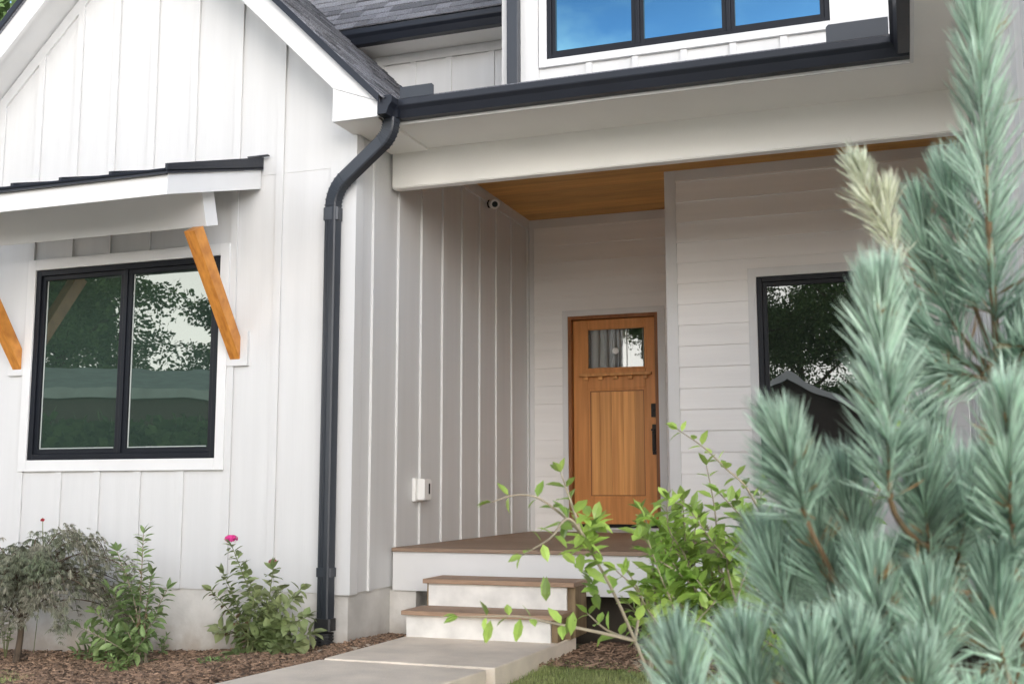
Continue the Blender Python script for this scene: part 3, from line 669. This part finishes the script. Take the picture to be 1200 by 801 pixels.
# glossy shrub in front of the porch
base = at(752, 900, d=3.1); base = Vector((base.x, base.y, gz(base.x, base.y)))
G = empty('leafy_shrub', base, 'bright green glossy-leaved shrub with long arching shoots in front of the porch', 'shrub')
hub = [(744, 750, 3.05)]
canes = [  # (u,v,d) chains
 [(790, 860, 3.1), (744, 750, 3.05), (722, 700, 3.0), (698, 655, 2.95), (678, 622, 2.9), (655, 600, 2.85), (628, 582, 2.8), (602, 580, 2.8), (576, 588, 2.8)],
 [(744, 750, 3.05), (705, 741, 2.95), (655, 731, 2.9), (610, 722, 2.85), (565, 722, 2.8), (537, 722, 2.8)],
 [(680, 622, 2.9), (668, 585, 2.9), (657, 553, 2.9)],
 [(700, 655, 2.95), (668, 608, 2.85), (645, 630, 2.8), (612, 650, 2.8)],
 [(744, 750, 3.05), (712, 738, 3.1), (688, 718, 3.1)],
 [(744, 750, 3.05), (748, 725, 3.1), (752, 700, 3.1), (735, 668, 3.1)],
 [(760, 790, 3.1), (768, 720, 3.2), (765, 660, 3.2), (760, 620, 3.2), (752, 598, 3.2)],
 [(840, 900, 3.3), (850, 740, 3.3), (842, 660, 3.3), (838, 600, 3.3), (828, 545, 3.3)],
 [(860, 850, 3.4), (905, 660, 3.4), (880, 580, 3.4), (850, 548, 3.4), (822, 522, 3.4), (794, 503, 3.4)],
 [(850, 700, 3.3), (840, 640, 3.3), (815, 600, 3.25), (785, 586, 3.2)],
 [(850, 720, 3.3), (830, 680, 3.3), (800, 650, 3.25), (780, 630, 3.2)],
 [(870, 760, 3.4), (880, 660, 3.4), (890, 610, 3.4), (892, 570, 3.4)],
 [(850, 800, 3.3), (820, 740, 3.2), (790, 700, 3.1), (765, 690, 3.1)],
 [(900, 800, 3.4), (905, 700, 3.5), (910, 640, 3.5)],
 [(830, 850, 3.3), (800, 760, 3.2), (770, 730, 3.1), (745, 690, 3.1), (722, 668, 3.1)],
 [(930, 800, 3.5), (1000, 640, 3.5), (1050, 530, 3.5), (1064, 462, 3.5)],
]
random.seed(21)
for _ in range(54):
    u0, v0 = random.uniform(765, 945), random.uniform(630, 790); d_ = random.uniform(3.05, 3.6)
    u1 = u0+random.uniform(-70, 55); v1 = v0-random.uniform(30, 90)
    if v1 < 575: v1 = random.uniform(575, 640)
    canes.append([(u0+random.uniform(-20, 20), v0+50, d_), (u0, v0, d_), ((u0+u1)/2+random.uniform(-10, 10), (v0+v1)/2, d_-.05), (u1, v1, d_-.08)])
sb, lb = MB(), MB()
for i, cn in enumerate(canes):
    pts = spl([at(u, v, d=d_) for u, v, d_ in cn], 6)
    long_ = i in (0, 1)
    sb.tube(pts, taper(len(pts), .0055 if i < 9 else .004, .0016), 6)
    put_leaves(lb, pts, .075 if long_ else (.036 if i < 16 else .022), .066 if i < 6 else .074, .036 if i < 6 else .042, t0=.48 if long_ else .3, spread=.75, upb=.25)
for (u, v, n_) in ((688, 640, 26), (696, 612, 14), (680, 665, 10), (697, 690, 7), (760, 605, 8), (752, 625, 6)):
    for _ in range(n_): leafgeo(lb, at(u+random.uniform(-8, 8), v+random.uniform(-8, 8), d=2.93+random.uniform(-.04, .04)), rv(1)+Vector((0, 0, .5)), Vector((0, 0, 1))+rv(.5), random.uniform(.045, .07), .030)
for (u, v) in ((575, 740), (610, 738), (672, 730), (640, 718)):
    c_ = at(u, v-14, d=2.86)
    for _ in range(2): leafgeo(lb, c_, Vector((random.uniform(-.3, .3), -.1, -1 if v > 725 else 1)), Vector((.3, -1, 0)), .062, .026)
sb.build('stem', stemp, G, smooth=True); lb.build('leaves', shrubleaf, G)

# pine
random.seed(33)
pb = at(1185, 1300, d=1.75); pb = Vector((pb.x, pb.y, gz(pb.x, pb.y)))
P_ = empty('pine_tree', pb, 'blue-green long-needled pine close to the camera', 'pine tree')
def needles(mb, pts, t0, n, ln=.075, dens_tip=1.0, m=0, ang0=.85, ang1=.24, wd=.0010):
    tot = len(pts)-1
    for k in range(n):
        t = t0+(1-t0)*(random.random()**.85); x = t*tot; i = min(int(x), tot-1); c = pts[i].lerp(pts[i+1], x-i); d = (pts[i+1]-pts[i]).normalized()
        u_ = (t-t0)/(1-t0+1e-6); an = (ang0+(ang1-ang0)*u_)*random.uniform(.75, 1.2)
        a = d.orthogonal().normalized(); b = d.cross(a); h = random.uniform(0, 6.283); o = a*math.cos(h)+b*math.sin(h)
        dr = d*math.cos(an)+o*math.sin(an); L0 = ln*random.uniform(.7, 1.1)*(1 if u_ < .85 else .8)
        for q in range(3):   # fascicle of needles
            dq = (dr+rv(.16)).normalized(); bend = (Vector((0, 0, -.10))+d*.16+rv(.06))*L0
            s_ = dq.cross(rv(1)).normalized()*wd
            p0, p1, p2, p3 = c, c+dq*L0*.4+bend*.1, c+dq*L0*.75+bend*.5, c+dq*L0+bend
            i0 = len(mb.v); mb.v += [tuple(p0-s_), tuple(p0+s_), tuple(p1+s_*1.1), tuple(p1-s_*1.1), tuple(p2+s_), tuple(p2-s_), tuple(p3)]
            mb.f += [(i0, i0+1, i0+2, i0+3), (i0+3, i0+2, i0+4, i0+5), (i0+5, i0+4, i0+6)]; mb.mi += [m]*3
nb_, bb = MB(), []
trunk = spl([pb, at(1178, 1000, d=1.72), at(1172, 760, d=1.70), at(1170, 600, d=1.66), at(1170, 440, d=1.6)], 6)
shoots = [ # chain, start of needles, count, pale, thickness
 ([(1170, 440, 1.6), (1162, 320, 1.57), (1152, 150, 1.55), (1145, 0, 1.53), (1143, -110, 1.52)], .12, 620, 0, .006),
 ([(1168, 435, 1.6), (1140, 350, 1.62), (1122, 270, 1.63), (1112, 215, 1.63)], .25, 240, 0, .004),
 ([(1168, 440, 1.6), (1110, 410, 1.62), (1075, 360, 1.62), (1045, 290, 1.6), (1020, 235, 1.58), (1006, 195, 1.56)], .62, 120, 1, .0035),
 ([(1165, 445, 1.6), (1125, 420, 1.6), (1090, 395, 1.6), (1070, 370, 1.6)], .2, 170, 0, .004),
 ([(1166, 440, 1.6), (1125, 390, 1.64), (1092, 320, 1.66), (1078, 250, 1.66)], .3, 230, 0, .004),
 ([(1085, 370, 1.61), (1058, 320, 1.6), (1042, 270, 1.58), (1040, 232, 1.57)], .35, 90, 1, .003),
 ([(1170, 450, 1.6), (1140, 440, 1.58), (1110, 440, 1.56), (1090, 430, 1.55)], .1, 150, 0, .004),
 ([(1175, 470, 1.6), (1190, 430, 1.55), (1205, 400, 1.5), (1215, 370, 1.5)], .1, 180, 0, .004),
 ([(1170, 445, 1.6), (1200, 400, 1.58), (1225, 330, 1.56)], .1, 260, 0, .004),
 ([(1170, 560, 1.64), (1105, 640, 1.5), (1048, 600, 1.42), (1042, 500, 1.38), (1033, 400, 1.36), (1030, 350, 1.35)], .42, 430, 0, .005),
 ([(1150, 700, 1.6), (1020, 720, 1.5), (960, 640, 1.45), (935, 575, 1.42), (918, 515, 1.40)], .60, 300, 0, .0045),
 ([(1165, 640, 1.66), (1130, 600, 1.68), (1105, 550, 1.68), (1092, 500, 1.68)], .3, 260, 0, .004),
 ([(1200, 760, 1.5), (1188, 650, 1.40), (1183, 560, 1.36), (1180, 480, 1.34)], .25, 420, 0, .005),
 ([(1165, 700, 1.6), (1100, 680, 1.5), (1085, 600, 1.46), (1078, 545, 1.45)], .4, 330, 0, .0045),
 ([(1000, 1000, 1.4), (860, 930, 1.32), (812, 850, 1.28), (797, 775, 1.26)], .5, 320, 0, .0045),
 ([(1000, 1000, 1.45), (915, 920, 1.38), (885, 830, 1.36), (872, 765, 1.35)], .5, 300, 0, .0045),
 ([(1020, 1000, 1.45), (965, 900, 1.36), (955, 820, 1.33), (950, 770, 1.32)], .4, 320, 0, .0045),
 ([(1040, 960, 1.5), (1010, 880, 1.38), (1003, 800, 1.35), (1000, 760, 1.34)], .3, 300, 0, .0045),
 ([(1100, 960, 1.5), (1085, 880, 1.35), (1078, 830, 1.32), (1075, 790, 1.30)], .3, 300, 0, .0045),
 ([(1150, 960, 1.5), (1150, 880, 1.4), (1148, 830, 1.36)], .3, 260, 0, .0045),
 ([(1060, 820, 1.55), (985, 720, 1.5), (965, 660, 1.5), (955, 620, 1.5)], .4, 260, 0, .004),
 ([(1100, 760, 1.55), (1020, 680, 1.5), (1000, 620, 1.5), (990, 575, 1.5)], .4, 280, 0, .004),
 ([(1150, 760, 1.6), (1120, 690, 1.55), (1130, 620, 1.5), (1135, 570, 1.5)], .4, 260, 0, .004),
 ([(1180, 800, 1.6), (1225, 700, 1.5), (1220, 600, 1.45), (1215, 560, 1.45)], .4, 280, 0, .004),
 ([(1180, 760, 1.6), (1215, 640, 1.6), (1230, 520, 1.6), (1232, 450, 1.6)], .4, 300, 0, .004),
 ([(1120, 800, 1.5), (1050, 770, 1.42), (1030, 720, 1.40), (1022, 680, 1.40)], .35, 260, 0, .004),
 ([(1160, 820, 1.5), (1110, 790, 1.4), (1095, 750, 1.38), (1090, 710, 1.38)], .35, 260, 0, .004),
 ([(1200, 860, 1.5), (1180, 790, 1.4), (1170, 740, 1.38), (1168, 690, 1.38)], .35, 280, 0, .004),
]
for _ in range(15):
    u0, v0, d0 = random.uniform(900, 1220), random.uniform(660, 830), random.uniform(1.5, 1.85)
    if u0 < 980: v0 = max(v0, 745)
    du = (u0-1100)*.12+random.uniform(-15, 15)
    shoots.append(([(1150+random.uniform(-30, 30), v0+120, 1.7), ((u0+1120)/2, v0+50, d0+.04), (u0, v0, d0), (u0+du, v0-60, d0), (u0+du*1.4, v0-100, d0)], .5, 260, 0, .0035))
pale = MB(); deadn = MB()
for i, (cn, t0, n, pl, th_) in enumerate(shoots):
    pts = spl([at(u, v, d=d_) for u, v, d_ in cn], 6)
    mb = MB(); mb.tube(pts, taper(len(pts), th_, th_*.4), 7); bb.append((mb, pl))
    if not pl: needles(deadn, pts, max(.05, t0-.35), int(n*.02)+2, .06, ang0=1.2, ang1=.9)
    needles(pale if pl else nb_, pts, t0, int(n*(.75 if pl else .80)), .055 if pl else .086)
mb = MB(); mb.tube(trunk, taper(len(trunk), .022, .008), 10); mb.build('trunk', pbark, P_, smooth=True)
for mb, pl in bb: mb.build('branch', pbark, P_, smooth=True)
nb_.build('needles', needle, P_); deadn.build('dead_needles', mat('dead_needle', (.42, .26, .12), .7, .3, 5, island=.3), P_, label='brown dead needles on the inner branches'); pale.build('pale_needles', needle_pale, P_, label='sparse pale yellowish shoot tip')
print('needle faces', len(nb_.f))

# laceleaf maple by the left edge
random.seed(5)
mx_, my_ = -2.255, -.55; b0 = Vector((mx_, my_, gz(mx_, my_)))
Mp = empty('laceleaf_maple', b0, 'small brownish-green laceleaf maple at the left end of the bed', 'small tree')
tb, lf = MB(), MB(); cz0 = -.12
tr_ = spl([b0, b0+Vector((.02, .01, .2)), b0+Vector((.03, 0, .42)), b0+Vector((.12, .02, .62))], 5)
tb.tube(tr_, taper(len(tr_), .024, .013), 8)
for k in range(72):
    a = random.uniform(0, 6.283); rr = random.uniform(.22, .72); hgt = random.uniform(.36, .98)*(1-.28*(rr/.66)**2)
    s_ = tr_[random.randint(7, len(tr_)-1)]; e_ = Vector((mx_+.12+rr*math.cos(a), my_+rr*.75*math.sin(a), b0.z+hgt)); mid = (s_+e_)/2+Vector((0, 0, .10))
    drop = e_+Vector((math.cos(a)*.09, math.sin(a)*.09, -random.uniform(.08, .26)))
    br = spl([s_, mid, e_, drop], 6); tb.tube(br, taper(len(br), .006, .0012), 5)
    for q in range(56):
        c = br[random.randint(5, len(br)-1)]+rv(.055); dn = (Vector((math.cos(a)*.5, math.sin(a)*.5, -.35))+rv(.45)).normalized()
        sd_ = dn.cross(Vector((0, 0, 1))).normalized()
        for g_ in range(6):   # dissected leaf: narrow lobes fanned from one point
            an = (g_-2.5)*.42; dd = dn*math.cos(an)+sd_*math.sin(an); leafgeo(lf, c, dd, Vector((0, 0, 1))+rv(.3), .05*random.uniform(.7, 1.15)*math.cos(an*.6), .0075, curl=.35, fold=.1)
tb.build('trunk', bark, Mp, smooth=True); lf.build('crown', mapleleaf, Mp)

# tall phlox-like plant
random.seed(9)
b0 = Vector((-1.17, -.62, gz(-1.17, -.62)))
Ph = empty('phlox_plant', b0, 'upright bushy plant with tall whorled leafy stems and no flowers, right of the small maple', 'plant')
tb, lf, bl = MB(), MB(), MB()
tips = [(168, 625, 0), (137, 645, 0), (178, 672, 0), (196, 690, 0), (145, 680, 0), (128, 690, 0), (186, 720, 0), (112, 718, 0), (95, 735, 0), (104, 752, 0), (160, 700, 0), (120, 765, 0), (90, 765, 0), (150, 740, 0), (172, 745, 0), (128, 735, 0), (150, 770, 0), (110, 785, 0)]
for i, (u, v, _) in enumerate(tips):
    tp = at(u, v, Y=-.62+random.uniform(-.16, .16)); q0 = b0+Vector((random.uniform(-.04, .04), random.uniform(-.04, .04), 0))
    mid = q0.lerp(tp, .5)+Vector(((q0.x-tp.x)*.25, 0, -.0)); pts = spl([q0, mid, tp], 8)
    tb.tube(pts, taper(len(pts), .006, .0025), 6)
    put_leaves(lf, pts, .021 if i < 5 else .022, .10 if i < 5 else .11, .042 if i < 5 else .050, t0=.5 if i < 5 else .25, spread=.75, upb=.15, curl=.35, size_end=.8)
    if i in (0, 4, 2): put_leaves(bl, pts[:len(pts)*3//4], .03, .07, .02, t0=.45, spread=.3, upb=-.9, curl=.1)
tb.build('stem', stemp, Ph, smooth=True); lf.build('leaves', phloxleaf, Ph); bl.build('wilted_leaves', brownleaf, Ph, label='dried brown leaves hanging on the stems')

# pink-flowered plant
random.seed(14)
b0 = Vector((-.47, -.36, gz(-.47, -.36)))
Pk = empty('pink_flowering_plant', b0, 'leafy plant with one bright pink and one faded flower head beside the downspout', 'flowering plant')
tb, lf, bl = MB(), MB(), MB()
tips = [(272, 640), (320, 666), (262, 672), (288, 668), (248, 692), (298, 700), (330, 690), (345, 700), (360, 722), (352, 690), (310, 700), (270, 705), (255, 735), (335, 740), (365, 742), (320, 735), (290, 740), (275, 765), (345, 758), (300, 768)]
for i, (u, v) in enumerate(tips):
    tp = at(u, v, Y=-.36+random.uniform(-.13, .13)); q0 = b0+Vector((random.uniform(-.08, .08), random.uniform(-.05, .05), 0))
    mid = q0.lerp(tp, .5)+Vector(((q0.x-tp.x)*.2, 0, 0)); pts = spl([q0, mid, tp], 8)
    tb.tube(pts, taper(len(pts), .005, .0022), 6)
    put_leaves(lf, pts, .027, .088 if i < 12 else .12, .062 if i < 12 else .085, t0=.34, spread=.8, upb=.12, curl=.3, size_end=.85)
    if i in (4, 12): put_leaves(bl, pts, .04, .07, .04, t0=.2, spread=.6, upb=-.2)
tb.build('stem', stemg, Pk, smooth=True); lf.build('leaves', hydleaf, Pk); bl.build('wilted_leaves', brownleaf, Pk)
def flower(u, v, rad, mt_, nm, parent, n=90, Y=-.36):
    mb = MB(); c = at(u, v, Y=Y)
    mb.tube([c-Vector((0, 0, rad*.4)), c, c+Vector((0, 0, rad*.4))], [rad*.5, rad*.85, rad*.4], 8)
    for _ in range(n):
        dn = (rv(1)+Vector((0, -.2, .6))).normalized(); q = c+Vector((dn.x*rad, dn.y*rad, dn.z*rad*.55))
        for g_ in range(5):
            s_ = dn.orthogonal().normalized(); s_ = (Matrix.Rotation(g_*1.257+random.random(), 3, dn)@s_)
            leafgeo(mb, q, s_+dn*.3, dn, .012, .010, curl=.1)
    mb.build(nm, mt_, parent)
flower(271, 631, .040, petal, 'flower_head', Pk); flower(320, 658, .026, petal2, 'flower_head', Pk, 34)

# small things in the bed
random.seed(3)
def small(name, u, v, Y, h, n, mt_, lab, cat, ln=.06, wd=.03, spread=.1):
    c = at(u, v, Y=Y); c = Vector((c.x, Y, gz(c.x, Y))); E_ = empty(name, c, lab, cat)
    tb, lf = MB(), MB()
    for k in range(n):
        a = k*2.4; tp = c+Vector((math.cos(a)*spread*random.uniform(.3, 1), math.sin(a)*spread*random.uniform(.3, 1), h*random.uniform(.6, 1)))
        pts = spl([c, (c+tp)/2+Vector((0, 0, h*.15)), tp], 5); tb.tube(pts, taper(len(pts), .003, .0015), 5)
        put_leaves(lf, pts, .025, ln, wd, t0=.35, spread=.8, upb=.1, curl=.3)
    tb.build('stem', stemg, E_, smooth=True); lf.build('leaves', mt_, E_)
small('seedling', 190, 765, -.16, .14, 4, phloxleaf, 'small dark green seedling between the two flowering plants by the foundation', 'seedling', .07, .028, .05)
small('weed', 140, 800, -.86, .10, 12, weedleaf, 'pale green weed clump at the foot of the tall bushy plant', 'weed', .05, .02, .14)
small('weed', 245, 800, -.80, .04, 12, weedleaf, 'low pale green weed patch at the bed edge below the pink-flowered plant', 'weed', .04, .02, .12)
# thin red-tipped flower stalk behind the maple
c = at(50, 605, Y=-.15); c = Vector((c.x, -.15, 0)); g0_ = Vector((c.x-.02, -.15, gz(c.x, -.15)))
St = empty('flower_stalk', g0_, 'thin flower stalk with a small red bloom rising above the maple', 'flower')
tp = at(50, 606, Y=-.15); mb = MB(); pts = spl([g0_, g0_.lerp(tp, .6)+Vector((.03, 0, 0)), tp], 8); mb.tube(pts, .003, 5); mb.build('stem', stemg, St)
flower(50, 609, .010, redpetal, 'flower_head', St, 14, -.15)
# thin pale plant at the very left
small('shrub_seedling', 6, 770, -.35, .52, 7, hydleaf, 'thin pale leafy shoots behind the maple trunk at the left edge', 'shrub', .05, .022, .14)

# ------------------------------------------------------------------ trees
def make_tree(name, loc, h, rad, seed, label, leaves=9000, ls=.28, group=None):
    random.seed(seed); E_ = empty(name, loc, label, 'tree', group); b = Vector(loc)
    tb, lf = MB(), MB(); tr_ = spl([b, b+Vector((.1, 0, h*.25)), b+Vector((-.1, .1, h*.6)), b+Vector((0, 0, h*.9))], 5)
    tb.tube(tr_, taper(len(tr_), h*.028, h*.004), 9); cl = []
    for k in range(26):
        t = random.uniform(.28, .98); s_ = tr_[int(t*(len(tr_)-1))]; a = random.uniform(0, 6.283); rr = rad*random.uniform(.45, 1)*math.sin(math.pi*min(.95, .22+.78*t*.95))**.6
        e_ = s_+Vector((math.cos(a)*rr, math.sin(a)*rr, rad*random.uniform(.05, .45))); br = spl([s_, (s_+e_)/2+Vector((0, 0, .3)), e_], 4)
        tb.tube(br, taper(len(br), h*.008, h*.0015), 5); cl += [(q, rad*random.uniform(.16, .30)) for q in br[3:]]
    for _ in range(leaves):
        c, r_ = random.choice(cl); q = rv(1); 
        if q.length > 1: q.normalize()
        p0 = c+Vector((q.x*r_, q.y*r_, q.z*r_*.6)); d = (rv(1)+Vector((0, 0, -.2))).normalized(); s_ = d.orthogonal().normalized()*ls*.32; L0 = ls*random.uniform(.6, 1.3)
        lf.face((p0, p0+d*L0*.5+s_, p0+d*L0, p0+d*L0*.5-s_))
    tb.build('trunk', bark, E_, smooth=True); lf.build('crown', treeleaf, E_); return E_
def polar(phi, D, my): return (3.55-D*math.sin(R(phi)), my-D*math.cos(R(phi)), -1.1)
def ptree(phi, D, my, h, rad, seed, lab, n=8000): 
    make_tree('tree', polar(phi, D, my), h, rad, seed, lab, int(n*3), .16, 'trees across the street')
# seen beyond the bay's roof, top left
make_tree('tree', at(10, 40, Y=14).to_2d().to_3d()+Vector((-1, 0, -1.0)), 15, 4.5, 61, 'tall green tree behind the house, top left corner of the photo', 14000, .3)
ptree(43.5, 38, 6.72, 12, 4.6, 41, 'broad green tree mirrored in the left pane of the window under the awning', 11000)
ptree(42, 35, 6.72, 9, 4.2, 49, 'rounded green tree mirrored just above the long roof in the window under the awning', 9000)
ptree(40.0, 41, 6.72, 13, 3.4, 42, 'tall green tree mirrored beside the mullion of the window under the awning', 9000)
ptree(33.6, 38, 6.72, 8.3, 3.0, 43, 'lower green tree mirrored at the right of the window under the awning', 9000)
ptree(8, 52, 11.7, 15, 4.6, 44, 'tall open tree mirrored at the left of the porch window', 6000)
ptree(1.5, 50, 11.7, 17, 6.0, 45, 'dense dark tree mirrored at the right of the porch window', 16000)
ptree(4.8, 56, 11.7, 13, 6.0, 50, 'broad tree mirrored above the white-edged gable in the porch window', 12000)
ptree(-6, 50, 11.7, 16, 6.0, 46, 'dense tree across the street opposite the pine', 9000)
ptree(52, 38, 6.72, 13, 5.0, 47, 'green tree across the street far to the left', 8000)
ptree(12.5, 52, 14.3, 14, 5.5, 48, 'green tree across the street opposite the front door', 8000)
# hedge in front of the long house: counted shrubs
random.seed(77)
for i, (ph, D_) in enumerate(((47, 25.5), (43.2, 24.5), (40.0, 25), (36.8, 24.6), (33.4, 25.2))):
    b0 = Vector(polar(ph, D_, 6.72)); E_ = empty('hedge_shrub', b0, ('rounded dark shrub before the long house across the street, %s' % ['at its far end', 'second from its far end', 'in the middle of the row', 'second from its near end', 'at its near end'][i]), 'shrub', 'shrubs before the house across the street')
    mb = MB(); lf = MB(); mb.tube([b0, b0+Vector((0, 0, 1.2))], [.08, .04], 6)
    for _ in range(2600):
        q = rv(1)
        if q.length > 1: q.normalize()
        p0 = b0+Vector((q.x*1.5, q.y*1.1, 1.5+q.z*1.55)); d = rv(1).normalized(); s_ = d.orthogonal().normalized()*.09
        lf.face((p0, p0+d*.14+s_, p0+d*.28, p0+d*.14-s_))
    mb.build('trunk', bark, E_); lf.build('crown', treeleaf, E_)
# ------------------------------------------------------------------ houses across the street (seen in the glass)
def far_house(name, c, rot, w_, dp, zw, zr, wallm, roofm, lab, gable_front=False, ov=.5):
    E_ = empty(name, (c[0], c[1], -1.1), lab, 'house'); M4 = Matrix.Translation((c[0], c[1], 0))@Matrix.Rotation(rot, 4, 'Z')
    def T_(mb): mb.v = [tuple(M4@Vector(q)) for q in mb.v]; return mb
    mb = MB(); mb.box(-w_/2, w_/2, -dp/2, dp/2, -1.2, zw)
    if gable_front: mb.prism([(-w_/2, zw+.001), (w_/2, zw+.001), (0, zr-.1)], -dp/2, dp/2)
    else: mb.prism([(-dp/2, zw+.001), (dp/2, zw+.001), (0, zr-.1)], -w_/2, w_/2, 'X')
    T_(mb).build('wall', wallm, E_)
    mb = MB(); W = (w_ if gable_front else dp)/2; k = (zr-zw)/W
    for sg in (1, -1):
        mb.prism([(0, zr), (sg*(W+ov), zr-(W+ov)*k), (sg*(W+ov), zr-(W+ov)*k+.12), (0, zr+.12)], -(dp if gable_front else w_)/2-ov, (dp if gable_front else w_)/2+ov, 'Y' if gable_front else 'X')
    rf = T_(mb).build('roof', roofm, E_)
    mb = MB(); L2 = (dp if gable_front else w_)/2+ov
    if gable_front:
        for sg in (1, -1): mb.prism([(0, zr-.12), (sg*(W+ov), zr-(W+ov)*k-.12), (sg*(W+ov), zr-(W+ov)*k+.14), (0, zr+.14)], L2+.005, L2+.06)
    else: mb.box(-L2, L2, W+ov+.002, W+ov+.06, zr-(W+ov)*k-.12, zr-(W+ov)*k+.12)
    T_(mb).build('fascia', trimw if gable_front else nroof, rf)
    for xx in (-w_*.3, w_*.02, w_*.32):
        mb = MB(); mb.box(xx-.7, xx+.7, dp/2+.002, dp/2+.05, .2, 1.3); wn = T_(mb).build('window', trimw, E_)
        mb = MB(); mb.box(xx-.6, xx+.6, dp/2+.052, dp/2+.06, .3, 1.2); T_(mb).build('pane', black, wn)
q = polar(38.5, 31, 6.72)
far_house('far_house', (q[0], q[1]), R(-30), 26, 5, 2.75, 3.45, housew, nroof, 'long low house with a pale green-grey roof mirrored in the window under the awning', ov=.15)
q = polar(5.6, 47, 11.7)
far_house('far_house', (q[0], q[1]-4), 0, 9, 8, 2.7, 5.0, nbrick, nroofd, 'dark house with a white-edged gable mirrored in the porch window', True)
